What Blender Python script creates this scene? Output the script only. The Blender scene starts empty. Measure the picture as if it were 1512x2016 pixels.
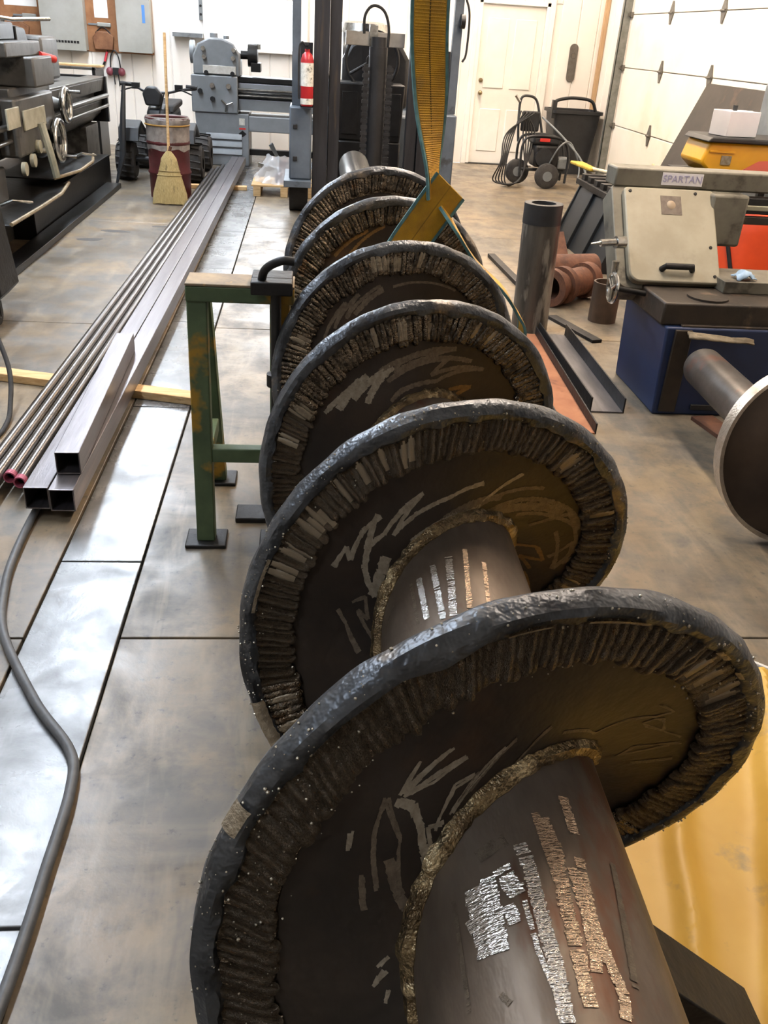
import bpy, bmesh, math, random
from mathutils import Matrix, Vector, Euler, noise
R = math.radians
random.seed(7)
scene = bpy.context.scene
col = scene.collection

# ------------------------------------------------------------------ camera
CAM_H = 1.6
def cam_axes(pitch, yaw, roll):
    cy, sy, cp, sp = math.cos(yaw), math.sin(yaw), math.cos(pitch), math.sin(pitch)
    fw = Vector((sy*cp, cy*cp, -sp)); rt = Vector((cy, -sy, 0)); dn = fw.cross(rt)
    cr, sr = math.cos(roll), math.sin(roll)
    return cr*rt + sr*dn, -sr*rt + cr*dn, fw
rt, dn, fw = cam_axes(R(28.836), R(6.255), R(-3.815))
camd = bpy.data.cameras.new('camera')
camd.sensor_fit = 'HORIZONTAL'; camd.sensor_width = 36.0; camd.lens = 36.0*1702/1512
camd.clip_start = 0.05
cam = bpy.data.objects.new('camera', camd); col.objects.link(cam)
m = Matrix.Identity(4)
for i in range(3):
    m[i][0] = rt[i]; m[i][1] = -dn[i]; m[i][2] = -fw[i]
m[2][3] = CAM_H
cam.matrix_world = m
scene.camera = cam
# ------------------------------------------------------------------ world and exposure
w = bpy.data.worlds.new('world'); scene.world = w; w.use_nodes = True
bg = w.node_tree.nodes['Background']; bg.inputs[0].default_value = (.86, .93, 1, 1); bg.inputs[1].default_value = 20.0
vs = scene.view_settings
vs.view_transform = 'Standard'; vs.look = 'None'; vs.gamma = 1; vs.use_curve_mapping = False
vs.exposure = 0.1
cy_ = scene.cycles
cy_.max_bounces = 4; cy_.diffuse_bounces = 2; cy_.glossy_bounces = 2; cy_.transmission_bounces = 2; cy_.transparent_max_bounces = 4
cy_.caustics_reflective = False; cy_.caustics_refractive = False; cy_.use_adaptive_sampling = True; cy_.adaptive_threshold = .1; cy_.sample_clamp_indirect = 6
LAMP_COOL = 80.0     # strength of the ceiling lamps (their diffusers, built below)
LAMP_WARM = 78.0

# ------------------------------------------------------------------ materials
MATS = {}
def lin(c): return c/12.92 if c <= .04045 else ((c+.055)/1.055)**2.4
def hexc(h): return tuple(lin(int(h[i:i+2], 16)/255) for i in (0, 2, 4)) + (1,)
def mat(name, c1, c2=None, scale=6, rough=.6, metal=0, bump=0, bscale=None, detail=4, rough2=None, lo=.35, hi=.65,
        c3=None, s3=2, t3=.6, w3=.08, stretch=None, spec=.5, emis=None, trans=0, alpha=1, coat=0):
    """noise mix of c1 and c2, blotches of c3 above a threshold, optional bump"""
    if name in MATS: return MATS[name]
    M = bpy.data.materials.new(name); M.use_nodes = True; MATS[name] = M
    nt = M.node_tree; N = nt.nodes; L = nt.links; b = N['Principled BSDF']
    a1 = hexc(c1) if isinstance(c1, str) else c1
    b.inputs['Base Color'].default_value = a1; b.inputs['Roughness'].default_value = rough; b.inputs['Metallic'].default_value = metal
    b.inputs['Specular IOR Level'].default_value = spec; b.inputs['Coat Weight'].default_value = coat
    if trans: b.inputs['Transmission Weight'].default_value = trans
    if alpha < 1: b.inputs['Alpha'].default_value = alpha
    if emis: b.inputs['Emission Color'].default_value = hexc(emis[0]); b.inputs['Emission Strength'].default_value = emis[1]
    tc = N.new('ShaderNodeTexCoord'); src = tc.outputs['Object']
    if stretch:
        mp = N.new('ShaderNodeMapping'); mp.inputs['Scale'].default_value = stretch; L.new(src, mp.inputs[0]); src = mp.outputs[0]
    def nz(s, d=detail):
        n = N.new('ShaderNodeTexNoise'); n.inputs['Scale'].default_value = s; n.inputs['Detail'].default_value = d
        n.inputs['Roughness'].default_value = .62; L.new(src, n.inputs['Vector']); return n.outputs['Fac']
    def rng(f, a, bb, o0=0, o1=1):
        r = N.new('ShaderNodeMapRange'); r.inputs[1].default_value = a; r.inputs[2].default_value = bb
        r.inputs[3].default_value = o0; r.inputs[4].default_value = o1; L.new(f, r.inputs[0]); return r.outputs[0]
    if c2:
        f = nz(scale)
        mx = N.new('ShaderNodeMix'); mx.data_type = 'RGBA'; L.new(rng(f, lo, hi), mx.inputs[0])
        mx.inputs[6].default_value = a1; mx.inputs[7].default_value = hexc(c2); out = mx.outputs[2]
        if rough2 is not None: L.new(rng(f, lo, hi, rough, rough2), b.inputs['Roughness'])
        if c3:
            g = nz(s3, 5); m2 = N.new('ShaderNodeMix'); m2.data_type = 'RGBA'; L.new(rng(g, t3, t3+w3), m2.inputs[0])
            L.new(out, m2.inputs[6]); m2.inputs[7].default_value = hexc(c3); out = m2.outputs[2]
        L.new(out, b.inputs['Base Color'])
    if bump:
        h = nz(bscale or scale*4, 2); bp = N.new('ShaderNodeBump'); bp.inputs['Strength'].default_value = bump
        bp.inputs['Distance'].default_value = .01; L.new(h, bp.inputs['Height']); L.new(bp.outputs[0], b.inputs['Normal'])
    return M

# ------------------------------------------------------------------ mesh builder
WM = {}    # world matrices of built objects
class MB:
    def __init__(s, M=None): s.v = []; s.f = []; s.mi = []; s.M = M; s.cur = 0
    def add(s, vs, fs):
        o = len(s.v)
        s.v += [(s.M @ Vector(p)) if s.M else Vector(p) for p in vs]
        s.f += [tuple(i+o for i in q) for q in fs]; s.mi += [s.cur]*len(fs); return s
    def box(s, x0, x1, y0, y1, z0, z1, rot=None):
        p = [Vector((x, y, z)) for z in (z0, z1) for y in (y0, y1) for x in (x0, x1)]
        if rot:
            c = Vector(((x0+x1)/2, (y0+y1)/2, (z0+z1)/2)); E = Euler([R(a) for a in rot]).to_matrix(); p = [c + E @ (q-c) for q in p]
        return s.add(p, [(0,2,3,1), (4,5,7,6), (0,1,5,4), (2,6,7,3), (0,4,6,2), (1,3,7,5)])
    def tube(s, pts, r, n=10, closed=False, cap=True, flat=None):
        pts = [Vector(p) for p in pts]; k = len(pts); rs = r if isinstance(r, (list, tuple)) else [r]*k
        vs, fs = [], []; up = None
        for i in range(k):
            a = pts[(i-1) % k] if (i or closed) else pts[i]; b = pts[(i+1) % k] if (i < k-1 or closed) else pts[i]
            t = (b-a); t = t.normalized() if t.length > 1e-9 else Vector((0,0,1))
            if up is None: up = Vector((0,0,1)) if abs(t.z) < .9 else Vector((1,0,0))
            x = t.cross(up); x = x.normalized() if x.length > 1e-6 else t.orthogonal().normalized()
            y = x.cross(t).normalized(); up = y
            for j in range(n):
                q = 2*math.pi*j/n; vs.append(pts[i] + rs[i]*(x*math.cos(q) + y*math.sin(q)*(flat or 1)))
        for i in range(k if closed else k-1):
            for j in range(n):
                a = i*n+j; b = i*n+(j+1) % n; c = ((i+1) % k)*n+(j+1) % n; d = ((i+1) % k)*n+j
                fs.append((a, d, c, b))
        if cap and not closed: fs += [tuple(range(n)), tuple(range((k-1)*n, k*n))[::-1]]
        return s.add(vs, fs)
    def cyl(s, a, b, r, r2=None, n=20): return s.tube([a, b], [r, r if r2 is None else r2], n)
    def pipe(s, a, b, r, ri, n=28):      # hollow
        a, b = Vector(a), Vector(b); t = (b-a).normalized(); x = t.orthogonal().normalized(); y = t.cross(x)
        ring = lambda c, q: [c + q*(x*math.cos(2*math.pi*j/n) + y*math.sin(2*math.pi*j/n)) for j in range(n)]
        vs = ring(a, r) + ring(b, r) + ring(b, ri) + ring(a, ri); fs = []
        for k in range(4):
            for j in range(n): fs.append((k*n+j, k*n+(j+1) % n, ((k+1) % 4)*n+(j+1) % n, ((k+1) % 4)*n+j))
        return s.add(vs, fs)
    def lathe(s, prof, c=(0,0,0), ax='z', n=28, a0=0, a1=360):
        vs, fs = [], []; full = abs(a1-a0) >= 360; k = n if full else n+1
        for r, h in prof:
            for j in range(k):
                q = R(a0 + (a1-a0)*j/n); p = (r*math.cos(q), r*math.sin(q), h)
                if ax == 'y': p = (p[0], h, p[1])
                if ax == 'x': p = (h, p[0], p[1])
                vs.append(Vector(c)+Vector(p))
        for i in range(len(prof)-1):
            for j in range(n):
                a = i*k+j; b = i*k+(j+1) % k; fs.append((a, b, b+k, a+k))
        return s.add(vs, fs)
    def prism(s, poly, h0, h1, ax='z'):
        f = {'z': lambda p, h: (p[0], p[1], h), 'y': lambda p, h: (p[0], h, p[1]), 'x': lambda p, h: (h, p[0], p[1])}[ax]
        n = len(poly); vs = [f(p, h0) for p in poly] + [f(p, h1) for p in poly]
        return s.add(vs, [tuple(range(n)), tuple(range(n, 2*n))[::-1]] + [(i, i+n, (i+1) % n + n, (i+1) % n) for i in range(n)])
    def sphere(s, c, r, nu=12, nv=8):
        r = r if isinstance(r, (tuple, list)) else (r, r, r); vs, fs = [], []
        for i in range(nv+1):
            p = math.pi*i/nv
            for j in range(nu):
                q = 2*math.pi*j/nu; vs.append((c[0]+r[0]*math.sin(p)*math.cos(q), c[1]+r[1]*math.sin(p)*math.sin(q), c[2]+r[2]*math.cos(p)))
        for i in range(nv):
            for j in range(nu): fs.append((i*nu+j, (i+1)*nu+j, (i+1)*nu+(j+1) % nu, i*nu+(j+1) % nu))
        return s.add(vs, fs)
    def torus(s, c, Rr, r, ax='z', n=32, k=10, a0=0, a1=360):
        pts = []; full = abs(a1-a0) >= 360
        for j in range(n if full else n+1):
            q = R(a0+(a1-a0)*j/n); p = (Rr*math.cos(q), Rr*math.sin(q), 0)
            if ax == 'y': p = (p[0], 0, p[1])
            if ax == 'x': p = (0, p[0], p[1])
            pts.append(Vector(c)+Vector(p))
        return s.tube(pts, r, k, closed=full)
    def build(s, name, material, parent=None, smooth=True, bev=0, sharp=38, stuff=False):
        me = bpy.data.meshes.new(name)
        if parent is not None: base = WM[parent.name]
        else:
            xs = [p.x for p in s.v]; ys = [p.y for p in s.v]; zs = [p.z for p in s.v]
            base = Matrix.Translation(((min(xs)+max(xs))/2, (min(ys)+max(ys))/2, min(zs)))
        inv = base.inverted(); me.from_pydata([inv @ p for p in s.v], [], s.f); me.update()
        bm = bmesh.new(); bm.from_mesh(me); bmesh.ops.recalc_face_normals(bm, faces=bm.faces); bm.to_mesh(me); bm.free()
        ms = material if isinstance(material, (list, tuple)) else [material]
        for q in ms: me.materials.append(q)
        if len(ms) > 1: me.polygons.foreach_set('material_index', s.mi)
        if smooth:
            me.polygons.foreach_set('use_smooth', [True]*len(me.polygons)); me.set_sharp_from_angle(angle=R(sharp))
        o = bpy.data.objects.new(name, me); col.objects.link(o)
        if parent is not None: o.parent = parent
        else: o.matrix_world = base
        WM[o.name] = base.copy()
        if bev:
            b = o.modifiers.new('bevel', 'BEVEL'); b.width = bev; b.segments = 2; b.limit_method = 'ANGLE'; b.angle_limit = R(40)
        if stuff: o['kind'] = 'stuff'
        return o
def tag(o, label, cat, group=None):
    o['label'] = label; o['category'] = cat
    if group: o['group'] = group
    return o
def thing(name, label, cat, loc, group=None):
    o = bpy.data.objects.new(name, None); col.objects.link(o); o.location = loc; o.empty_display_size = .1
    WM[o.name] = Matrix.Translation(loc); return tag(o, label, cat, group)
def struct(o): o['kind'] = 'structure'; return o
def B(name, m, parent, *bxs, bev=.004, **k):
    mb = MB()
    for b in bxs: mb.box(*b)
    return mb.build(name, m, parent, bev=bev, **k)
def copy_tree(o, off, parent=None):
    c = o.copy(); col.objects.link(c); WM[c.name] = WM[o.name].copy()
    if parent is None: c.location = o.location + Vector(off)
    else: c.parent = parent
    for ch in o.children: copy_tree(ch, off, c)
    return c
def smoothpath(pts, n=8):
    P = [Vector(p) for p in pts]; P = [2*P[0]-P[1]] + P + [2*P[-1]-P[-2]]; out = []
    for i in range(1, len(P)-2):
        for k in range(n):
            t = k/n; a, b, c, d = P[i-1], P[i], P[i+1], P[i+2]
            out.append(.5*((2*b) + (c-a)*t + (2*a-5*b+4*c-d)*t*t + (3*b-a-3*c+d)*t**3))
    return out + [P[-2]]

# shared materials
m_white = mat('white_paint', 'f1ece2', 'e6dfd2', 1.3, .55)
m_dark = mat('dark_steel', '2c2b2b', '1c1b1b', 9, .5, .5, .2)
m_black = mat('black_plastic', '17181a', '222427', 12, .5)
m_rubber = mat('black_rubber', '1b1a1a', '2a2827', 20, .8, 0, .2)
m_chrome = mat('polished_steel', 'c9c9c6', 'a4a4a0', 30, .22, 1)
m_steel = mat('mill_steel', '77767a', '55555a', 14, .38, .85, .05, stretch=(1, .15, 1))
m_lgrey = mat('machine_grey', '7d8182', '696d6f', 5, .5, .1, .05, c3='4c4c4a', s3=6, t3=.62)
m_wood = mat('pale_lumber', 'd8b787', 'bd9562', 9, .75, 0, .1, stretch=(.6, 6, 6), c3='8c6a41', s3=5, t3=.66)
m_rust = mat('rusty_steel', '6b4632', '4a3024', 9, .8, .2, .3, c3='8a5a3c', s3=4, t3=.55)
# ================================================================== the room
def concrete(name, a, b, dark, lite, r0, r1, spec=.5):
    M = mat(name, a, b, .9, .5, 0, 0, lo=.35, hi=.65, spec=spec); nt = M.node_tree; N = nt.nodes; L = nt.links; bs = N['Principled BSDF']
    tc = N.new('ShaderNodeTexCoord'); geo = N.new('ShaderNodeNewGeometry'); cur = bs.inputs['Base Color'].links[0].from_socket
    def layer(cur, col, scale, lo, hi, amt, detail=9, sc=(1, 1, 1), rot=0, dist=0):
        mp = N.new('ShaderNodeMapping'); mp.inputs['Scale'].default_value = sc; mp.inputs['Rotation'].default_value = (0, 0, rot); L.new(geo.outputs['Position'], mp.inputs[0])
        n = N.new('ShaderNodeTexNoise'); n.inputs['Scale'].default_value = scale; n.inputs['Detail'].default_value = detail; n.inputs['Roughness'].default_value = .68; n.inputs['Distortion'].default_value = dist; L.new(mp.outputs[0], n.inputs['Vector'])
        r = N.new('ShaderNodeMapRange'); r.inputs[1].default_value = lo; r.inputs[2].default_value = hi; r.inputs[4].default_value = amt; L.new(n.outputs['Fac'], r.inputs[0])
        mx = N.new('ShaderNodeMix'); mx.data_type = 'RGBA'; L.new(r.outputs[0], mx.inputs[0]); L.new(cur, mx.inputs[6]); mx.inputs[7].default_value = hexc(col); return mx.outputs[2], n.outputs['Fac']
    cur, f0 = layer(cur, dark, .55, .40, .58, .8, 6, dist=.5)
    cur, f1 = layer(cur, dark, 3.6, .44, .64, .85, 6, dist=.3)
    cur, _ = layer(cur, dark, 15, .48, .64, .4, 4)
    cur, _ = layer(cur, lite, 7, .5, .68, .4, 4, (1, .22, 1), R(35), .5)
    cur, _ = layer(cur, lite, 5, .52, .68, .25, 4, (.25, 1, 1), R(20), .5)
    cur, _ = layer(cur, '3f3b37', 30, .62, .70, .6, 4)
    L.new(cur, bs.inputs['Base Color'])
    r = N.new('ShaderNodeMapRange'); r.inputs[1].default_value = .4; r.inputs[2].default_value = .65; r.inputs[3].default_value = r0; r.inputs[4].default_value = r1; L.new(f1, r.inputs[0]); L.new(r.outputs[0], bs.inputs['Roughness'])
    bp = N.new('ShaderNodeBump'); bp.inputs['Strength'].default_value = .2; bp.inputs['Distance'].default_value = .01; L.new(f1, bp.inputs['Height']); L.new(bp.outputs[0], bs.inputs['Normal'])
    return M
m_conc = concrete('concrete', '937f64', '7d6e58', '4d4a45', '9c8d76', .28, .5)
m_cover = concrete('trench_cover_concrete', '7d7d7b', '6e6f70', '464646', '8e8e8d', .2, .42, .8)
m_joint = mat('joint_filler', '2e2b27', rough=.9)
XR, YB, XL, YF, ZC = 4.2, 13.7, -7.0, -4.0, 4.6
fl = struct(MB().box(XL-.14, XR+.14, YF-.14, YB+.14, -.14, -.022).build('floor', m_joint, smooth=False))
def slab(x0, x1, y0, y1, mm, g=.004):
    c = ((x0+x1)/2, (y0+y1)/2); z = -.0006*random.random()
    o = MB().box(x0+g, x1-g, y0+g, y1-g, -.024, z).build('floor_slab', mm, fl, smooth=False, bev=.003); return o
ys = [YF, -.95, 2.1, 5.15, 8.2, 11.2, YB]
for a, b in zip(ys, ys[1:]):
    for x0, x1 in ((XL, -3.9), (-3.9, -.8), (-.53, XR)):
        slab(x0, x1, a, b, m_conc)
yy = [YF] + [1.155+1.365*k for k in range(-3, 9)] + [YB]
for a, b in zip(yy, yy[1:]): slab(-.8, -.53, a, b, m_cover)
# scuffs: oil stains with a shape of their own, thin dried films on the slabs
m_stain = mat('oil_stain', '2b2723', '3a342e', 20, .55)
def stain(x, y, rx, ry, rz, seed):
    n = 18; pts = []
    for j in range(n):
        q = 2*math.pi*j/n; k = 1+.35*noise.noise((math.cos(q)*1.5+seed, math.sin(q)*1.5, seed))
        X, Y = rx*k*math.cos(q), ry*k*math.sin(q); pts.append((x+X*math.cos(rz)-Y*math.sin(rz), y+X*math.sin(rz)+Y*math.cos(rz)))
    return MB().prism(pts, -.0003, .0008).build('oil_stain', m_stain, fl, smooth=False)
stain(-1.75, 7.42, .11, .05, R(8), 3.1); stain(-1.62, 7.78, .12, .045, R(-8), 5.2); stain(-1.27, 8.05, .09, .035, R(5), 7.7)
stain(-.1, 2.52, .05, .02, R(20), 2); stain(-.05, 2.6, .02, .03, R(50), 4)
# back wall: white ribbed metal panels on a backing, a window and a door cut through it
m_wall = mat('white_wall_panel', 'f3ede4', 'e9e1d6', .8, .45)
m_trim = mat('white_trim', 'f6f1e8', 'ece5da', 2, .5)
WX0, WX1, WZ0, WZ1 = -1.36, -.06, 1.33, 2.55
DX0, DX1, DZ1 = 2.36, 3.36, 2.12
wb = struct(MB().box(XL, WX0, YB, YB+.14, 0, ZC).box(WX0, WX1, YB, YB+.14, 0, WZ0).box(WX0, WX1, YB, YB+.14, WZ1, ZC)
            .box(WX1, DX0, YB, YB+.14, 0, ZC).box(DX0, DX1, YB, YB+.14, DZ1, ZC).box(DX1, XR, YB, YB+.14, 0, ZC).build('wall_back', m_wall, smooth=False))
x = XL
while x < XR-.01:
    x1 = min(x+.27, XR); segs = [(0, ZC)]
    for a, b, z0, z1 in ((WX0, WX1, WZ0, WZ1), (DX0, DX1, 0, DZ1)):
        if x < b and x1 > a:
            segs = [q for s0, s1 in segs for q in ((s0, min(s1, z0)), (max(s0, z1), s1)) if q[1]-q[0] > .01]
    xa, xb = x, x1
    for z0, z1 in segs: MB().prism([(xa+.003, YB), (xa+.012, YB-.012), (xb-.012, YB-.012), (xb-.003, YB)], z0+.001, z1-.001).build('wall_panel', m_wall, wb, smooth=False)
    x = x1
m_glass = mat('window_glass', 'ffffff', rough=.02, alpha=.12, spec=.5)
wn = struct(MB().box(WX0-.06, WX0+.03, YB-.03, YB+.14, WZ0, WZ1).box(WX1-.03, WX1+.06, YB-.03, YB+.14, WZ0, WZ1)
            .box(WX0-.06, WX1+.06, YB-.03, YB+.14, WZ1, WZ1+.07).build('window_1', m_trim, smooth=False, bev=.004))
B('window_sill', m_trim, wn, (WX0-.09, WX1+.09, YB-.09, YB+.14, WZ0-.045, WZ0))
B('mullion', m_trim, wn, (WX0+.03, WX1-.03, YB+.05, YB+.09, 1.93, 1.97))
B('pane', m_glass, wn, (WX0+.03, WX1-.03, YB+.065, YB+.071, WZ0, 1.93), bev=0); B('pane', m_glass, wn, (WX0+.03, WX1-.03, YB+.065, YB+.071, 1.97, WZ1), bev=0)
B('ground_outside', mat('gravel_outside', '9a948a', '857f76', 3, .9), None, (-30, 30, YB+.3, 60, -.3, -.15), bev=0)
bpy.data.objects['ground_outside']['kind'] = 'structure'
d1 = struct(MB().box(DX0, DX0+.05, YB-.03, YB+.14, 0, DZ1).box(DX1-.05, DX1, YB-.03, YB+.14, 0, DZ1).box(DX0, DX1, YB-.03, YB+.14, DZ1-.05, DZ1)
            .build('door_1', m_trim, smooth=False, bev=.004))
B('door_casing', m_trim, d1, (DX0-.07, DX0, YB-.035, YB, 0, DZ1+.07), (DX1, DX1+.07, YB-.035, YB, 0, DZ1+.07))
leaf = B('door_leaf', m_white, d1, (DX0+.052, DX1-.052, YB+.01, YB+.06, .012, DZ1-.052))
for x0 in (DX0+.15, DX0+.54):
    for z0, z1 in ((.18, .75), (1.02, 1.9)):
        B('door_panel', m_white, leaf, (x0, x0+.3, YB-.002, YB+.012, z0, z1), bev=.008)
k = MB().cyl((DX0+.12, YB+.01, .955), (DX0+.12, YB-.035, .955), .014).sphere((DX0+.12, YB-.05, .955), .032); k.build('door_knob', mat('brass_knob', '9a8868', rough=.35, metal=.9), leaf)
MB().lathe([(.0, -.02), (.028, -.018), (.03, 0)], (DX0+.12, YB+.01, 1.115), 'y').build('deadbolt', MATS['brass_knob'], leaf)
B('threshold', m_dark, d1, (DX0, DX1, YB-.05, YB+.12, 0, .011))
# right wall with a sectional overhead door
GY0, GY1 = 6.9, 12.72
wr = struct(MB().box(XR, XR+.14, YF, GY0, 0, ZC).box(XR, XR+.14, GY1, YB, 0, ZC).box(XR, XR+.14, GY0, GY1, 3.5, ZC).build('wall_right', m_wall, smooth=False))
y = GY1+.11
while y < YB-.02:
    MB().prism([(XR, y+.003), (XR-.012, y+.012), (XR-.012, min(y+.27, YB-.01)-.012), (XR, min(y+.27, YB-.01)-.003)], 0.001, ZC-.01).build('wall_panel', m_wall, wr, smooth=False); y += .27
y = GY0-.27
while y > YF:
    MB().prism([(XR, y+.003), (XR-.012, y+.012), (XR-.012, y+.258), (XR, y+.267)], 0.001, ZC-.01).build('wall_panel', m_wall, wr, smooth=False); y -= .27
struct(MB().box(XR-.075, XR-.016, YB-.075, YB-.016, 0, ZC).build('trim_1', mat('stained_wood_trim', 'c0a07a', 'ab8b66', 8, .6, stretch=(6, 6, .5)), bev=.003))
m_gd = mat('overhead_door_skin', 'f6f0e4', 'eee5d4', .9, .42, c3='e2d3ba', s3=.9, t3=.6, w3=.2)
gd = struct(MB().box(XR+.06, XR+.1, GY0, GY1, 0, 3.5).build('door_2', m_gd, smooth=False))
m_galv = mat('galvanised_steel', '8b8c88', '74756f', 12, .5, .6)
m_hinge = mat('dull_hinge_steel', '77736b', '5e5a53', 12, .55, .5)
zs = [.012, .7, 1.405, 2.02, 2.72, 3.48]
for z0, z1 in zip(zs, zs[1:]):
    p = B('door_section', m_gd, gd, (XR+.012, XR+.06, GY0+.02, GY1-.02, z0+.004, z1-.004), bev=.006)
    yk = 8.4
    while yk < GY1-.4 and z1 < 3.4:
        h = MB(); h.prism([(yk-.065, z1), (yk-.014, z1+.12), (yk+.014, z1+.12), (yk+.065, z1), (yk+.014, z1-.12), (yk-.014, z1-.12)], XR-.002, XR+.012, 'x')
        h.cyl((XR-.008, yk-.055, z1), (XR-.008, yk+.055, z1), .012, n=10).build('hinge', m_hinge, p)
        yk += 1.45
    for yk in (GY0+.0, GY1-.06):
        if z1 < 3.4: MB().box(XR-.02, XR+.02, yk, yk+.06, z1-.03, z1+.03).cyl((XR-.03, yk+.03, z1), (XR-.03, yk+.12, z1), .02, n=12).build('roller', m_hinge, p)
for yk in (GY1+.0, GY0-.07): B('track', m_galv, gd, (XR-.11, XR-.0005, yk, yk+.012, 0, 3.4), (XR-.11, XR-.098, yk, yk+.075, 0, 3.4), bev=.002)
for z in (.5, 1.6, 2.7): B('track_bracket', m_galv, gd, (XR-.05, XR-.0005, GY1+.075, GY1+.11, z, z+.08))
B('door_jamb', MATS['stained_wood_trim'], gd, (XR+.0005, XR+.13, GY1, GY1+.0, 0, 3.5) if 0 else (XR-.012, XR-.0005, GY1+.076, GY1+.108, 0, 3.5))
# walls and ceiling out of view
struct(MB().box(XL-.14, XL, YF, YB, 0, ZC).build('wall_left', m_wall, smooth=False))
struct(MB().box(XL, XR, YF-.14, YF, 0, ZC).build('wall_front', m_wall, smooth=False))
struct(MB().box(XL, XR, YF, YB, ZC, ZC+.14).build('ceiling', m_wall, smooth=False))
# ceiling lamps: two rows of linear fixtures
m_cool = mat('cool_diffuser', 'ffffff', emis=('e4f0ff', LAMP_COOL)); m_warm = mat('warm_diffuser', 'ffffff', emis=('ffead4', LAMP_WARM))
def lamp(x, y, mm, label, h=1.2):
    t = thing('ceiling_light', label, 'ceiling light', (x, y, ZC-.16), 'linear ceiling lamps')
    B('housing', m_white, t, (x-.16, x+.16, y-h, y+h, ZC-.12, ZC)); B('diffuser', mm, t, (x-.14, x+.14, y-h+.02, y+h-.02, ZC-.15, ZC-.12), bev=0, smooth=False)
n_ = ['nearest', 'second', 'third', 'fourth', 'farthest']
for k, y in enumerate((-.4, 4.0, 7.0, 9.8, 12.3)):
    lamp(-2.2, y, m_cool, f'cool white linear ceiling lamp, {n_[k]} in the left row', 1.2 if k else .45)  # short nearest lamp is unseen, added to brighten the near beads
    if k: lamp(1.9, y, m_warm, f'warm white linear ceiling lamp, {n_[k-1] if k > 1 else n_[0]} in the right row')
# ================================================================== the screw auger
AX, AZ, AS, ASZ, AR, AP, AY0 = .28587, .60896, .01048, .01602, .4098, .63248, .81095
PR = .15
def axis(y): return Vector((AX+AS*y, y, AZ+ASZ*y))
RT = [(-400, 0), (0, .008), (90, .004), (270, .0), (360, -.014), (450, 0), (640, 0), (720, -.011), (810, -.016), (1000, 0), (1080, -.011), (1300, 0), (1440, .008), (1700, .005), (1800, .02), (2200, .01)]
def dR(f):
    for (a, p), (b, q) in zip(RT, RT[1:]):
        if a <= f <= b: return p+(q-p)*(f-a)/(b-a)
    return 0
def frame(f, r):
    a = R(f); er = Vector((math.sin(a), 0, math.cos(a))); t = Vector((math.cos(a)*r, AP/2/math.pi, -math.sin(a)*r)).normalized()
    n = er.cross(t).normalized()
    if n.y > 0: n = -n
    return er, t, n
def surf(f, r, h=0):
    er, t, n = frame(f, r); return axis(AY0+AP*f/360) + er*r + n*h
F0, F1 = -260, 1990
m_plate = mat('flight_plate', '352b23', '241e19', 7, .48, .3, .15, bscale=40, c3='4a3320', s3=3, t3=.58, w3=.15)
m_pipe = mat('auger_pipe', '84776a', '63574c', 5, .42, .65, .08, bscale=60, c3='6b4e3e', s3=4, t3=.58, w3=.06, stretch=(1.5, .6, 1.5), rough2=.55)
m_rim = mat('heat_blued_rim', '5e6267', '3a3c40', 9, .38, .7, .4, bscale=60, c3='85796a', s3=6, t3=.58, w3=.12)
m_bead = mat('hardface_weld', '766a5b', '37312a', 26, .17, .92, .55, bscale=130, c3='74522f', s3=7, t3=.6, w3=.12, rough2=.36, detail=3)
m_ground = mat('ground_bright_metal', '9c917e', '7f7566', 60, .34, .75, .3, bscale=150)
m_mark = mat('grinder_mark', 'a39a8a', '857c6d', 80, .45, .5, .2); m_mark1 = mat('faint_grinder_mark', '75695a', '5c5246', 80, .5, .5, .2); m_mark2 = mat('golden_grinder_mark', '8a6d42', '6d5535', 60, .5, .5)
m_shine = mat('fresh_ground_streak', 'f2f0ec', 'd8d4cc', 90, .24, .9, .4, bscale=120, stretch=(1, 3, 1)); m_shine2 = mat('warm_lit_ground_streak', 'e6cfb6', 'c2aa92', 90, .26, .85, .4, bscale=120, stretch=(1, 3, 1))  # warm streak colour has the tint of warm lamplight painted in
m_fillet = mat('fillet_weld', '8c7a5a', '564836', 25, .36, .8, .6, bscale=140, c3='c2b08c', s3=14, t3=.56)
m_spat = mat('weld_spatter_glints', 'c4bba8', '8d8474', 200, .35, .6)
A = thing('screw_auger', 'large dark steel screw auger with ribbed welded flight edges, lying across the shop', 'screw auger', (AX, 2.2, .2))
# pipe, stepped shaft end
PA, PB = -.35, 5.25
MB().tube([axis(PA+(PB-PA)*k/20) for k in range(21)], PR, 64).build('pipe', m_pipe, A)
MB().tube([axis(PB), axis(PB+.01), axis(6.95), axis(6.98)], [.11, .112, .112, .104], 40).build('journal', m_chrome, A)
# flight plate
st = 4; fs_ = list(range(F0, F1+1, st)); rr = [PR-.004, .2, .26, .32, .385]
mb = MB(); vs = []; nr = len(rr)
for f in fs_:
    for h in (.0, -.022):
        for r in rr: vs.append(surf(f, r + (dR(f) if r > .38 else 0), h))
fc = []
for i in range(len(fs_)-1):
    b = i*2*nr; c = b+2*nr
    for j in range(nr-1):
        fc.append((b+j, c+j, c+j+1, b+j+1)); fc.append((b+nr+j, b+nr+j+1, c+nr+j+1, c+nr+j))
    fc.append((b+nr-1, c+nr-1, c+2*nr-1, b+2*nr-1)); fc.append((b, b+nr, c+nr, c))
e = (len(fs_)-1)*2*nr
for b in (0, e): fc.append(tuple(b+j for j in range(nr)) + tuple(b+2*nr-1-j for j in range(nr)))
mb.add(vs, fc).build('flight', m_plate, A)
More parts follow.
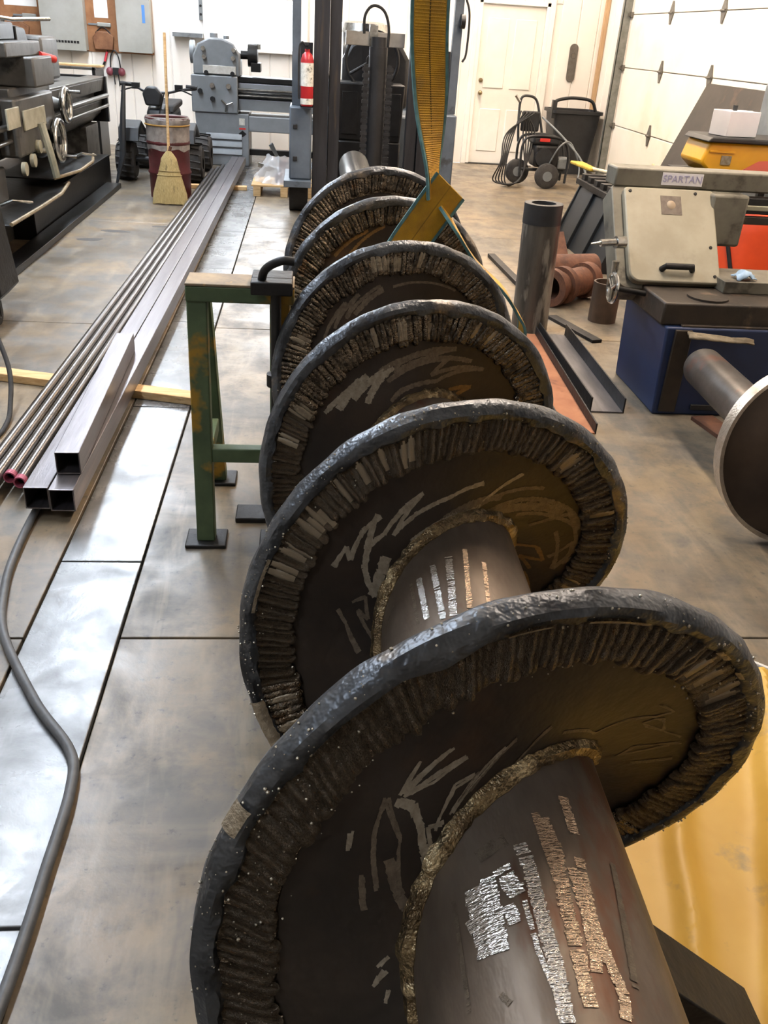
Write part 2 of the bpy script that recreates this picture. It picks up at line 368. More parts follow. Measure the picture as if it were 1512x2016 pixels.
# hard-faced band under the beads, with a wandering inner edge
mb = MB(); vs = []; fc = []; fb = [F0+2*k for k in range((F1-F0)//2+1)]
for f in fb:
    w_ = .010*noise.noise((f*.05, 3.1, 0)) + .005*noise.noise((f*.25, 1.7, 0)); ri = .322+w_; ro = .388+dR(f)
    for r, h in ((ri-.003, .0), (ri, .005), ((ri+ro)/2, .008+.002*noise.noise((f*.2, 8, 0))), (ro, .006), (ro, 0)): vs.append(surf(f, r, h))
for i in range(len(fb)-1):
    for j in range(4): fc.append((i*5+j, i*5+5+j, i*5+6+j, i*5+1+j))
mb.add(vs, fc).build('hardface_band', m_bead, A)
# rim bar laid round the outer edge: lumpy blued weld metal
mb = MB(); vs = []; fc = []; n = 12; fb = [F0+1.5*k for k in range(int((F1-F0)/1.5)+1)]
for f in fb:
    er, t, nn = frame(f, AR); c = surf(f, AR-.017+dR(f), -.006)
    step = .0035*noise.noise((f*.02, 0, 5)) 
    for j in range(n):
        q = 2*math.pi*j/n; lump = .004*noise.noise((f*.12, math.cos(q)*1.2, math.sin(q)*1.2))
        drip = .011*max(0, noise.noise((f*.22, 4.4, 0))+.15) if math.sin(q) < -.4 and math.cos(q) > 0 else 0
        vs.append(c + er*(.0185+lump+step*.4)*math.sin(q) - er*drip + nn*(.0235+lump+step)*math.cos(q))
for i in range(len(fb)-1):
    for j in range(n): fc.append((i*n+j, i*n+(j+1) % n, (i+1)*n+(j+1) % n, (i+1)*n+j))
fc += [tuple(range(n)), tuple((len(fb)-1)*n+j for j in range(n))]
mb.add(vs, fc).build('rim_bead', m_rim, A)
# weld beads: short radial runs, side by side round the flight
def bead_mesh(seed, ground):
    b = MB(); ns, n = 13, 8; vs = []; fc = []; mi = []
    for i in range(ns+1):
        t = (1-math.cos(math.pi*i/ns))/2*.6+.4*i/ns; x = -.5+t; wig = .16*noise.noise((t*2.4+seed*9, seed, 0)); u = abs(2*t-1); tip = max(.02, 1-u**7)**.5
        hgt = (1.0+.35*noise.noise((t*6+seed*3, 7, seed)))*tip*(1.25-.45*t)
        for j in range(n):
            q = math.pi*j/(n-1); z = math.sin(q)*hgt
            if ground: z = min(z, .72)
            vs.append((x, (math.cos(q)*.66*(.15+.85*tip)*(1.12-.24*t))+wig, z))
    for i in range(ns):
        for j in range(n-1):
            fc.append((i*n+j, i*n+j+1, (i+1)*n+j+1, (i+1)*n+j)); mi.append(1 if ground and ((i-5-math.sin(seed*5)*2)/(2.6+math.cos(seed*9)))**2+((j-3)/2.3)**2 < 1 else 0)
    fc += [tuple(range(n)), tuple(ns*n+j for j in range(n))[::-1]]; mi += [0, 0]
    return vs, fc, mi
VAR = [bead_mesh(1.37*k+.3, k >= 8) for k in range(13)]
VME = []
for k, (vs, fc, mi) in enumerate(VAR):
    me = bpy.data.meshes.new('weld_bead'); me.from_pydata(vs, [], fc); me.materials.append(m_bead); me.materials.append(m_ground)
    me.polygons.foreach_set('material_index', mi); me.polygons.foreach_set('use_smooth', [True]*len(fc)); me.update(); VME.append(me)
GROUND = [(288, 300, .5), (300, 345, .55), (240, 252, .6), (30, 60, .25), (395, 440, .12), (695, 760, .22), (640, 660, .4), (1000, 1020, .45), (1060, 1090, .5), (1340, 1375, .4), (460, 480, .3)]
beads = []; f = F0+4; k = 0
while f < F1-4:
    rare = f < -40
    L = .072+.012*random.random()+.008*noise.noise((f*.05, 2, 2)); wd = (.0145 if not rare else .0155)*(.75+.5*random.random()); hh = (.011 if not rare else .0075)*(.7+.6*random.random())
    ro = .389+dR(f); rc = ro-L/2-.004*random.random() + .006*noise.noise((f*.05, 3.1, 0))
    er, t, nn = frame(f, rc); ang = (.10+.25*noise.noise((f*.03, 9, 1)) + (.35 if rare else 0))
    ex = er*math.cos(ang) + t*math.sin(ang); ey = nn.cross(ex).normalized(); p = surf(f, rc, .004)
    g = any(a <= f <= b and random.random() < q for a, b, q in GROUND)
    M = Matrix.Identity(4)
    for i in range(3): M[i][0] = ex[i]*L; M[i][1] = ey[i]*wd; M[i][2] = nn[i]*hh; M[i][3] = p[i]
    beads.append((f, M, random.randrange(8, 13) if g else random.randrange(8)))
    f += math.degrees(wd*.90/.35); k += 1
inv = WM[A.name].inverted()
single = [b for b in beads if -122 < b[0] < 125 or 255 < b[0] < 760][:300]; sset = {b[0] for b in single}
for f, M, v in single:
    o = bpy.data.objects.new('weld_bead', VME[v]); col.objects.link(o); o.parent = A; o.matrix_local = inv @ M
rest = MB()
for f, M, v in beads:
    if f in sset: continue
    vs, fc, mi = VAR[v]; o = len(rest.v); rest.v += [M @ Vector(p) for p in vs]; rest.f += [tuple(i+o for i in q) for q in fc]; rest.mi += mi
rest.build('weld_beads', [m_bead, m_ground], A, stuff=True, sharp=80)
# fillet weld between plate and pipe
mb = MB(); vs = []; fc = []; n = 8; fb = [F0+3*k for k in range((F1-F0)//3+1)]
for f in fb:
    er, t, nn = frame(f, PR); c = surf(f, PR+.001, .001); q0 = .010+.004*noise.noise((f*.11, 2, 9))
    for j in range(n):
        q = 2*math.pi*j/n; l = 1+.3*noise.noise((f*.35, math.cos(q), math.sin(q)+4)); vs.append(c + er*q0*1.7*l*math.cos(q) + nn*q0*1.5*l*math.sin(q))
for i in range(len(fb)-1):
    for j in range(n): fc.append((i*n+j, i*n+(j+1) % n, (i+1)*n+(j+1) % n, (i+1)*n+j))
mb.add(vs, fc).build('fillet_weld', m_fillet, A)
# grinder scribbles on the plate and streaks on the pipe
STROKE_p0=[
(0.0039,0,[(-33.9,0.267),(-42.9,0.252),(-25.7,0.253),(-41.4,0.247),(-33.2,0.233),(-22.7,0.229),(-39.9,0.242)]),
(0.0039,0,[(-22.3,0.195),(-29.7,0.203),(-32.4,0.197),(-44.6,0.176)]),
(0.0039,0,[(-8.5,0.203),(-20.3,0.185),(-36.1,0.172)]),
(0.0039,1,[(-68.4,0.209),(-54.2,0.246),(-45.6,0.266),(-52.8,0.212),(-73.5,0.165)]),
(0.0103,0,[(-44.9,0.25),(-43.3,0.228),(-46.5,0.195),(-55.2,0.163)]),
(0.0052,0,[(-40.4,0.174),(-45.3,0.187),(-49.1,0.171)]),
(0.0116,1,[(-59.3,0.212),(-72.1,0.169)]),
(0.0065,1,[(-66.4,0.233),(-75.5,0.217)]),
(0.0039,0,[(-57.0,0.276),(-61.0,0.266)]),
(0.0052,0,[(-89.8,0.179),(-92.6,0.19)]),
(0.0045,0,[(-94.1,0.186),(-98.1,0.198)]),
(0.0039,0,[(-101.0,0.18),(-104.3,0.188)]),
(0.0032,1,[(17.2,0.19),(32.1,0.189),(40.7,0.181),(46.5,0.221),(56.5,0.26),(58.8,0.285),(51.7,0.277)]),
(0.0032,1,[(76.6,0.292),(70.2,0.266),(62.1,0.241),(56.9,0.238),(58.1,0.258),(61.6,0.265),(68.5,0.266)]),
(0.0039,1,[(86.0,0.199),(77.9,0.221),(79.5,0.294)]),
(0.0052,1,[(83.6,0.204),(80.7,0.278)]),
(0.0032,1,[(-26.4,0.176),(-16.2,0.188),(-5.0,0.21)]),
(0.0032,1,[(-32.5,0.178),(-20.6,0.193)]),
(0.0039,1,[(-10.0,0.155),(1.7,0.182),(9.8,0.205)]),
(0.0090,1,[(93.5,0.234),(89.9,0.29)]),
]
STROKE_p1=[
(0.0080,0,[(296.1,0.265),(304.8,0.264),(301.1,0.244),(313.1,0.257),(321.5,0.251)]),
(0.0090,0,[(320.3,0.256),(311.2,0.236),(300.7,0.213),(290.6,0.176)]),
(0.0160,0,[(290.6,0.176),(302.1,0.18),(310.0,0.19)]),
(0.0070,0,[(308.8,0.233),(318.3,0.221),(332.1,0.23),(340.8,0.237),(322.0,0.205),(335.5,0.207),(353.8,0.207),(372.1,0.23)]),
(0.0070,0,[(326.1,0.169),(345.8,0.166),(376.0,0.181),(390.5,0.264)]),
(0.0080,1,[(331.8,0.153),(373.5,0.169),(404.8,0.261)]),
(0.0140,1,[(349.5,0.16),(371.9,0.182),(387.8,0.205)]),
(0.0100,1,[(378.0,0.143),(405.0,0.226),(426.1,0.285),(439.4,0.306),(428.5,0.254),(410.1,0.182)]),
(0.0070,1,[(428.0,0.195),(429.5,0.283),(450.7,0.304),(466.5,0.279),(438.7,0.253)]),
(0.0080,2,[(448.7,0.168),(451.5,0.219),(462.3,0.248),(461.8,0.189),(471.1,0.236)]),
(0.0070,2,[(474.7,0.231),(486.8,0.298)]),
(0.0060,1,[(280.8,0.233),(274.2,0.214),(261.4,0.189)]),
(0.0060,1,[(285.6,0.207),(288.1,0.189),(277.7,0.175),(281.0,0.197),(267.8,0.163)]),
(0.0220,1,[(384.8,0.149),(407.9,0.206),(426.0,0.268)]),
(0.0060,1,[(459.5,0.256),(447.3,0.294),(461.3,0.299),(457.3,0.309)]),
]
STROKE_p2=[
(0.0133,0,[(665.0,0.261),(686.2,0.271),(673.6,0.247),(694.5,0.257),(676.9,0.217),(700.4,0.254)]),
(0.0107,0,[(660.6,0.288),(671.6,0.274),(681.9,0.276)]),
(0.0107,1,[(692.6,0.262),(711.4,0.263),(736.1,0.28),(719.6,0.25),(700.5,0.237),(704.2,0.257),(725.0,0.27)]),
(0.0107,1,[(694.3,0.228),(733.6,0.251),(725.3,0.205),(758.1,0.259),(729.8,0.188),(699.5,0.188),(691.0,0.177)]),
(0.0107,1,[(708.4,0.24),(748.9,0.263)]),
(0.0120,2,[(746.3,0.171),(761.8,0.201),(756.8,0.161)]),
]
STROKE_p3=[
(0.0083,1,[(1016.7,0.278),(1039.6,0.292),(1024.1,0.263),(1048.6,0.286),(1034.0,0.252),(1062.6,0.278)]),
(0.0133,1,[(1039.9,0.243),(1064.9,0.267)]),
(0.0067,1,[(1071.8,0.265),(1094.2,0.277),(1116.4,0.293)]),
]
STROKE_p4=[
(0.0100,2,[(1395.3,0.298),(1422.7,0.308)]),
(0.0100,2,[(1405.5,0.264),(1435.7,0.315)]),
]
STROKE_n=[
(0.0200,0,[(0.653,-36.2),(0.568,-35.3)]),
(0.0200,0,[(0.659,-28.6),(0.567,-28.9)]),
(0.0200,0,[(0.666,-21.5),(0.622,-16.3)]),
(0.0143,0,[(0.617,-21.9),(0.593,-20.6)]),
(0.0157,0,[(0.692,-10.8),(0.658,-9.2),(0.598,-9.2),(0.544,-8.1),(0.48,-9.5)]),
(0.0157,1,[(0.727,2.1),(0.682,4.7),(0.613,2.4),(0.544,1.5),(0.493,0.9)]),
(0.0129,1,[(0.765,16.6),(0.707,16.6)]),
(0.0129,1,[(0.672,15.1),(0.597,12.5),(0.559,13.3),(0.508,16.2),(0.478,13.4)]),
(0.0129,1,[(0.657,10.1),(0.596,10.2),(0.529,7.7)]),
(0.0057,0,[(0.618,-14.6),(0.556,-13.8),(0.506,-10.6)]),
(0.0071,0,[(0.617,-41.3),(0.568,-35.3)]),
(0.0086,2,[(0.681,35.1),(0.518,23.1)]),
(0.0057,2,[(0.651,-46.7),(0.521,-47.3)]),
(0.0100,1,[(0.735,-0.6),(0.638,1.7)]),
(0.0171,2,[(0.689,-31.3),(0.702,-16.6)]),
(0.0071,2,[(0.524,-32.3),(0.511,-29.1)]),
]
STROKE_m=[
(0.0105,0,[(1.287,-35.6),(1.166,-35.0)]),
(0.0105,0,[(1.308,-24.3),(1.148,-24.5)]),
(0.0124,0,[(1.321,-12.1),(1.148,-17.5)]),
(0.0086,1,[(1.342,0.4),(1.153,-6.8)]),
(0.0076,1,[(1.303,11.7),(1.161,5.8)]),
(0.0067,2,[(1.286,-42.5),(1.166,-41.4)]),
(0.0057,2,[(1.27,-59.8),(1.247,-72.8)]),
]

def ribbon(mb, pos, width, pts, step, ladder, uv):
    P = []
    for (a, b), (c, d) in zip(pts, pts[1:]):
        L = (pos(a, b)-pos(c, d)).length; k = max(1, int(L/step)); P += [(a+(c-a)*i/k, b+(d-b)*i/k) for i in range(k)]
    P.append(pts[-1]); Q = [(pos(*p), uv(*p)) for p in P]
    for i in range(len(Q)-1):
        if ladder and random.random() < .06: continue
        (p, n0), (q, n1) = Q[i], Q[i+1]; t = (q-p).normalized(); s = t.cross(n0).normalized()
        w0 = width*.5*((.92+.25*random.random()) if ladder else (.65+.6*random.random())); w1 = w0 if ladder else width*.5*(.65+.6*random.random())
        e = .85+.15*random.random() if ladder else 1.02
        j = s*random.uniform(-.06, .06)*width if ladder else Vector((0, 0, 0)); q2 = p+(q-p)*e
        mb.add([p-s*w0+j, p+s*w0+j, q2+s*w1+j, q2-s*w1+j], [(0, 1, 2, 3)])
for S, cm in ((STROKE_p0, None), (STROKE_p1, None), (STROKE_p2, None), (STROKE_p3, None), (STROKE_p4, None)):
    for kind, mm in ((0, m_mark), (1, m_mark1), (2, m_mark2)):
        mb = MB()
        for wd, kd, pts in S:
            if kd == kind: [ribbon(mb, lambda f, r: surf(f, r, .0008), wd*1.1, [(p_+random.uniform(-1.2, 1.2)*z_, q_+random.uniform(-.005, .005)*z_) for p_, q_ in pts], .007, False, lambda f, r: frame(f, r)[2]) for z_ in (0, 1)]
        if mb.v: mb.build('grinder_scribble', mm, A, smooth=False, stuff=True)
def ppos(y, a): q = R(a); return axis(y)+Vector((math.sin(q), 0, math.cos(q)))*(PR+.0008)
def pn(y, a): q = R(a); return Vector((math.sin(q), 0, math.cos(q)))
for S in (STROKE_n, STROKE_m):
    for kind, mm in ((0, m_shine), (1, m_shine2), (2, m_mark1)):
        mb = MB()
        for wd, kd, pts in S:
            if kd == kind: ribbon(mb, ppos, wd, pts, .0036, True, pn)
        if mb.v: mb.build('grinder_streak', mm, A, smooth=False, stuff=True)
# spatter balls, with pale extras put in as glints on rim and beads
mb = MB(); ico = bmesh.new(); bmesh.ops.create_icosphere(ico, subdivisions=1, radius=1); iv = [v.co.copy() for v in ico.verts]; ifc = [tuple(v.index for v in q.verts) for q in ico.faces]
for k in range(2300):
    f = random.uniform(-130, 500) if random.random() < .7 else random.uniform(900, F1); u = random.random(); er, t, nn = frame(f, AR)
    if u < .62:
        q = random.uniform(-1.2, 1.9); p = surf(f, AR-.017+dR(f), -.006) + er*.0185*math.sin(q) + nn*.0235*math.cos(q)
    else: p = surf(f, random.uniform(.31, .385), .011)
    r = .0008+.0019*random.random()**4; mb.add([p+v*r for v in iv], ifc)
mb.build('weld_spatter_glints', m_spat, A, stuff=True)

# places on the rim ground back to bright metal
for f0_, f1_, q0_, q1_ in ((-64, -59, 15, 75), (238, 252, -35, 30), (277, 292, -22, -6), (-9, -1, -38, -22), (6, 19, -40, -20), (40, 44, -40, -15), (50, 53, -40, -20)):
    mb = MB(); vs = []; fc = []; nf = max(3, int(f1_-f0_)); nq = 7
    for i in range(nf+1):
        f = f0_+(f1_-f0_)*i/nf; er, t, nn = frame(f, AR); c = surf(f, AR-.017+dR(f), -.006); e = .25*noise.noise((f*.6, 2, q0_))*(q1_-q0_)
        for j in range(nq):
            q = R(q0_+e+(q1_-q0_-e*.6)*j/(nq-1)); vs.append(c + er*.0228*math.sin(q) + nn*.0278*math.cos(q))
    for i in range(nf):
        for j in range(nq-1): fc.append((i*nq+j, i*nq+nq+j, i*nq+nq+j+1, i*nq+j+1))
    mb.add(vs, fc).build('ground_spot', MATS['ground_rim_spot'] if 'ground_rim_spot' in MATS else mat('ground_rim_spot', 'b3a894', '8f8472', 60, .35, .6, .4, bscale=150), A)
# saddle stand carrying the near end of the pipe
cx = axis(.62).x
t = thing('saddle_stand', 'dark steel saddle stand under the near end of the auger pipe', 'stand', (cx, .62, 0))
zc = axis(.62).z
sad = [(-.24, zc-.2)] + [(PR*1.004*math.sin(R(a)), zc-PR*1.004*math.cos(R(a))) for a in range(-50, 86, 9)] + [(.24, zc-.2), (.1, zc-.26), (-.1, zc-.26)]
sad[0] = (-.122, zc-.125); sad[-3] = (.36, zc-.2)
MB().prism([(cx+a, b) for a, b in sad], .62, .72, 'y').build('saddle', m_dark, t, bev=.003)
MB().cyl((cx, .67, .02), (cx, .67, zc-.25), .04).build('column', m_dark, t)
B('base_plate', m_dark, t, (cx-.2, cx+.2, .58, .80, 0, .02))
# ================================================================== sling
m_web = mat('yellow_webbing', 'cf9f2a', 'b0852a', 14, .7, 0, .3, bscale=300, c3='86734f', s3=4, t3=.52, w3=.14)
m_edge = mat('teal_sling_edge', '567f7e', '3f6264', 30, .7); m_seam = mat('dark_thread', '5a4718', rough=.8)
S = thing('lifting_sling', 'yellow webbing lifting sling with teal edges looped round the auger', 'sling', (.45, 3.1, .9))
def strap(name, pts, dirs, width, th, mm, parent, n=14, off=0):
    P = smoothpath(pts, n); D = smoothpath(dirs, n); mb = MB(); vs = []; fc = []
    for i, (p, d) in enumerate(zip(P, D)):
        d = d.normalized(); a = P[max(0, i-1)]; b = P[min(len(P)-1, i+1)]; t = (b-a).normalized(); nn = t.cross(d).normalized(); c = p+d*off
        vs += [c-d*width/2-nn*th/2, c+d*width/2-nn*th/2, c+d*width/2+nn*th/2, c-d*width/2+nn*th/2]
    for i in range(len(P)-1):
        for j in range(4): fc.append((i*4+j, i*4+(j+1) % 4, i*4+4+(j+1) % 4, i*4+4+j))
    fc += [(0, 1, 2, 3), ((len(P)-1)*4, (len(P)-1)*4+3, (len(P)-1)*4+2, (len(P)-1)*4+1)]
    return mb.add(vs, fc).build(name, mm, parent)
def sling_leg(pts, dirs, wd):
    o = strap('webbing', pts, dirs, wd, .006, m_web, S)
    for s in (-1, 1): strap('selvedge', pts, dirs, .010, .009, m_edge, o, off=s*(wd/2-.001))
    # stitched ribs across the webbing
    P = smoothpath(pts, 34); D = smoothpath(dirs, 34); mb = MB()
    for i in range(1, len(P)-1):
        d = D[i].normalized(); t = (P[i+1]-P[i-1]).normalized(); nn = t.cross(d).normalized()
        if nn.y > 0: nn = -nn
        c = P[i]+nn*.0038; h = wd/2-.01
        mb.add([c-d*h-t*.0025, c+d*h-t*.0025, c+d*h+nn*.0022, c-d*h+nn*.0022, c+d*h+t*.0025, c-d*h+t*.0025], [(0, 1, 2, 3), (3, 2, 4, 5)])
    mb.build('weave_rib', m_web, o, smooth=False, stuff=True)
    strap('stitch_line', [p+Vector((0, -.0045, 0)) for p in map(Vector, pts)], dirs, .004, .002, m_seam, o)
sling_leg([(.378, 3.12, 2.72), (.38, 3.12, 2.2), (.381, 3.12, 1.70), (.402, 3.12, 1.45), (.428, 3.11, 1.22), (.437, 3.1, 1.12)],
          [(1, 0, 0), (1, 0, 0), (1, .1, 0), (.9, .3, 0), (.5, .9, 0), (.4, .9, 0)], .118)
sling_leg([(.49, 3.075, 1.165), (.455, 3.07, 1.115), (.41, 3.06, 1.05), (.357, 3.04, .975), (.31, 3.02, .9), (.27, 3.02, .835)],
          [(.72, .0, -.6), (.74, .0, -.58), (.8, 0, -.5), (.84, .05, -.45), (.84, .1, -.4), (.8, .2, -.4)], .128)
sling_leg([(.47, 3.1, 1.1), (.515, 3.04, 1.03), (.595, 3.04, .925), (.695, 3.02, .84), (.75, 3.02, .77), (.785, 3.0, .70), (.76, 3.0, .55), (.62, 3.0, .36)],
          [(.3, 1, 0), (.1, 1, .0), (.05, 1, .0), (.05, 1, .05), (0, 1, .1), (0, 1, .1), (0, 1, 0), (0, 1, 0)], .11)

# ================================================================== green sawhorse and clamp
m_green = mat('worn_green_paint', '57694a', '46573d', 7, .55, .1, .1, c3='a07c28', s3=3.2, t3=.53, w3=.06)
m_gtop = mat('worn_wooden_top', 'a08b6c', '6c6154', 9, .7, c3='c9a25e', s3=9, t3=.6)
t = thing('sawhorse', 'green steel sawhorse with worn yellow patches beside the auger', 'sawhorse', (-.2, 2.72, 0))
def bar(a, b, w_, d): # rectangular post between two points
    a, b = Vector(a), Vector(b); z = (b-a).normalized(); x = Vector((1, 0, 0)); x = (x-z*x.dot(z)).normalized(); y = z.cross(x)
    vs = [q+x*sx*w_/2+y*sy*d/2 for q in (a, b) for sx, sy in ((-1, -1), (1, -1), (1, 1), (-1, 1))]
    return vs, [(0, 1, 2, 3), (4, 7, 6, 5)]+[(i, i+4, (i+1) % 4+4, (i+1) % 4) for i in range(4)]
for x in (-.33, -.075):
    for y0, y1 in ((2.665, 2.70), (3.14, 2.79)):
        l = MB().add(*bar((x, y0, .012), (x, y1, .86), .062, .055)).build('leg', m_green, t, bev=.004)
        B('foot', m_dark, l, (x-.07, x+.07, y0-.06, y0+.06, 0, .014))
MB().box(-.362, -.03, 2.665, 2.74, .85, .9).build('beam', m_green, t, bev=.005)
MB().box(-.362, -.03, 2.662, 2.80, .9, .908).build('top_plate', m_gtop, t, bev=.002)
MB().box(-.3, -.11, 2.655, 2.70, .31, .36).build('cross_bar', m_green, t, bev=.004)
for x in (-.33,): B('side_brace', m_green, t, (x-.03, x+.03, 2.72, 2.92, .31, .36))
c = thing('c_clamp', 'dark iron screw clamp gripping the sawhorse beam next to the auger', 'clamp', (-.08, 2.7, .5))
B('jaw', m_dark, c, (-.16, -.035, 2.60, 2.66, .895, .935), (-.16, -.035, 2.66, 2.76, .9135, .935))
MB().tube(smoothpath([(-.13, 2.64, .925), (-.115, 2.62, .97), (-.07, 2.60, 1.0), (-.03, 2.60, 1.0)]), .013, 10).build('frame', m_dark, c)
MB().cyl((-.085, 2.63, .46), (-.085, 2.63, .93), .016).build('screw', m_dark, c)
MB().cyl((-.085, 2.63, .6), (-.085, 2.63, .64), .03).build('collar', m_dark, c); MB().cyl((-.085, 2.63, .45), (-.085, 2.63, .48), .022).build('swivel_pad', m_dark, c)
B('steel_offcut', m_dark, None, (-.24, -.06, 2.79, 2.9, .0, .02)); tag(bpy.data.objects['steel_offcut'], 'small flat steel offcut on the floor behind the sawhorse foot', 'offcut')

# ================================================================== stacked tubing on wood
m_sq = mat('square_tube_steel', '827d7e', '676264', 5, .33, .75, .04, stretch=(4, .25, 4), c3='8a7f80', s3=3, t3=.6)
m_in = mat('tube_inside', '121212', rough=.8)
def square_tube(label, a, b, z, s=.087, th=.005):
    a, b = Vector((a[0], a[1], z)), Vector((b[0], b[1], z)); d = (b-a).normalized(); x = d.cross(Vector((0, 0, 1))).normalized(); u = Vector((0, 0, 1))
    o = MB(); i = MB(); ring = lambda p, h: [p+x*sx*h+u*(sz_*h+s/2) for sx, sz_ in ((-1, -1), (1, -1), (1, 1), (-1, 1))]
    vs = ring(a, s/2)+ring(b, s/2)+ring(b, s/2-th)+ring(a, s/2-th)
    o.add(vs, [(k*4+j, k*4+(j+1) % 4, ((k+1) % 4)*4+(j+1) % 4, ((k+1) % 4)*4+j) for k in range(4) for j in range(4)])
    ob = o.build('square_tube', m_sq, smooth=False, bev=.003); return tag(ob, label, 'steel tube', 'square steel tubes')
ZT = .042
square_tube('long square steel tube on the floor boards, the one nearer the auger', (-.847, 2.785), (-.812, 12.0), ZT)
square_tube('long square steel tube on the floor boards, next to the round tubes', (-.938, 2.80), (-.902, 12.0), ZT)
square_tube('short square steel tube lying on top of the two long square tubes', (-.845, 2.905), (-.892, 4.31), ZT+.089)
m_rt = mat('bright_round_tube', '807c79', '5d5855', 6, .28, .85, .03, stretch=(4, .3, 4), c3='857560', s3=4, t3=.62)
m_pink = mat('pink_paint_mark', 'b0536a', '94485a', 20, .6)
for k, (x, y0, y1, z, lab) in enumerate(((-1.045, 2.96, 11.7, ZT+.022, 'round steel tube with a pink end lying against the square tubes'), (-1.093, 3.0, 11.6, ZT+.022, 'round steel tube with a pink end, second from the square tubes'),
                                         (-1.142, 2.9, 11.4, ZT+.022, 'round steel tube, third from the square tubes'), (-1.19, 2.9, 11.2, ZT+.022, 'round steel tube farthest from the square tubes'))):
    t = thing('round_tube', lab, 'steel tube', (x, y0, z-.022), 'round steel tubes')
    MB().pipe((x, y0, z), (-.975-.046*k, y1, z), .022, .018, 18).build('tube_wall', m_rt, t)
    if k < 2: MB().pipe((x, y0-.001, z), (x+.0003, y0+.03, z), .0226, .0175, 18).build('painted_end', m_pink, t)
def lumber(label, a, b, w_=.09, h=.04):
    a, b = Vector(a), Vector(b); d = (b-a); L = d.length; M = Matrix.Translation((a+b)/2) @ Matrix.Rotation(math.atan2(d.y, d.x), 4, 'Z')
    o = MB(M).box(-L/2, L/2, -w_/2, w_/2, 0, h).build('lumber', m_wood, smooth=False, bev=.004); return tag(o, label, 'lumber', 'boards under the steel tubes')
lumber('pale lumber board under the steel tubes, close to the sawhorse', (-1.75, 4.28, 0), (-.5, 3.95, 0))
lumber('pale lumber board under the far end of the steel tubes, near the drum', (-1.55, 10.2, 0), (-.65, 10.25, 0))
# cables
m_cab = mat('grey_cable', '55575a', '434547', 20, .5)
o = MB().tube(smoothpath([(-.93, 3.3, .014), (-.955, 2.95, .014), (-.96, 2.81, .014), (-.95, 2.55, .014), (-.925, 2.35, .014), (-.86, 2.11, .014), (-.69, 1.81, .014), (-.56, 1.63, .014), (-.528, 1.50, .014), (-.527, 1.28, .014), (-.528, 1.12, .014), (-.535, .97, .014), (-.56, .7, .014), (-.7, .3, .014)]), .0135, 12).build('power_cable', m_cab)
tag(o, 'thick grey power cable snaking over the floor beside the trench covers', 'cable')
o = MB().tube(smoothpath([(-1.75, 4.1, .24), (-1.62, 4.2, .36), (-1.5, 4.15, .34), (-1.36, 3.95, .16), (-1.31, 3.75, .04), (-1.29, 3.6, .012), (-1.30, 3.45, .012), (-1.4, 3.25, .012), (-1.7, 3.1, .012)]), .011, 10).build('air_hose', m_rubber)
tag(o, 'black air hose hanging in a loop at the left edge', 'hose')
# cart with a caster at the left edge
t = thing('tool_cart', 'dark steel cart corner with a rubber caster at the left edge', 'cart', (-2.0, 5.1, 0))
MB().prism([(-1.76, .12), (-1.69, .19), (-1.735, .62), (-2.2, .62), (-2.2, .12)], 4.98, 5.32, 'y').build('cabinet', m_dark, t, bev=.006)
for y in (5.08,):
    cc = MB().cyl((-1.79, y, .065), (-1.75, y, .065), .065, n=24).build('caster', m_rubber, t)
    MB().cyl((-1.795, y, .065), (-1.745, y, .065), .03).build('hub', m_lgrey, cc)
    B('fork', m_dark, cc, (-1.805, -1.80, y-.02, y+.02, .05, .13), (-1.74, -1.735, y-.02, y+.02, .05, .13), (-1.805, -1.735, y-.02, y+.02, .12, .135))
    MB().cyl((-2.15, y, .065), (-2.11, y, .065), .065, n=24).build('caster', m_rubber, t)

# ================================================================== forklift
m_fk = mat('forklift_grey_paint', '5c656f', '4c545d', 4, .5, .2, .05, c3='3b3d40', s3=5, t3=.62)
m_mast = mat('mast_steel', '3a3a3d', '2b2b2e', 5, .45, .6, .1, stretch=(3, 3, .3), c3='4c433b', s3=3, t3=.6)
m_fkd = mat('greasy_black', '1d1d1e', '28282a', 8, .45, .3, .1)
Fk = thing('forklift', 'grey forklift with a dark twin-rail mast behind the far end of the auger', 'forklift', (.65, 9.4, 0))
def rail(x0, x1, y0, y1, flip):
    mb = MB().box(x0, x1, y0, y0+.05, .06, 2.9).box(x0, x1, y1-.05, y1, .06, 2.9)
    mb.box((x0 if not flip else x1-.03), (x0+.03 if not flip else x1), y0+.05, y1-.05, .06, 2.9); return mb.build('mast_rail', m_mast, Fk, bev=.004)
rail(.06, .20, 8.95, 9.15, False); rail(1.06, 1.2, 8.95, 9.15, True)
B('mast_rail', m_mast, Fk, (.205, .31, 8.99, 9.11, .08, 3.0)); B('mast_rail', m_mast, Fk, (.95, 1.055, 8.99, 9.11, .08, 3.0))
for z in (.1, 2.75): B('mast_cross_member', m_mast, Fk, (.06, 1.2, 9.12, 9.2, z, z+.16))
MB().cyl((.655, 9.04, .1), (.655, 9.04, 1.5), .085).cyl((.655, 9.04, 1.5), (.655, 9.04, 1.58), .07).build('lift_cylinder', m_fkd, Fk)
for x in (.545, .765):
    ch = MB(); z = .2
    while z < 1.32:
        ch.box(x-.032, x+.032, 8.98, 9.0, z, z+.03).box(x-.02, x+.02, 8.985, 8.998, z+.03, z+.055); z += .055
    ch.build('lift_chain', m_fkd, Fk, stuff=True)
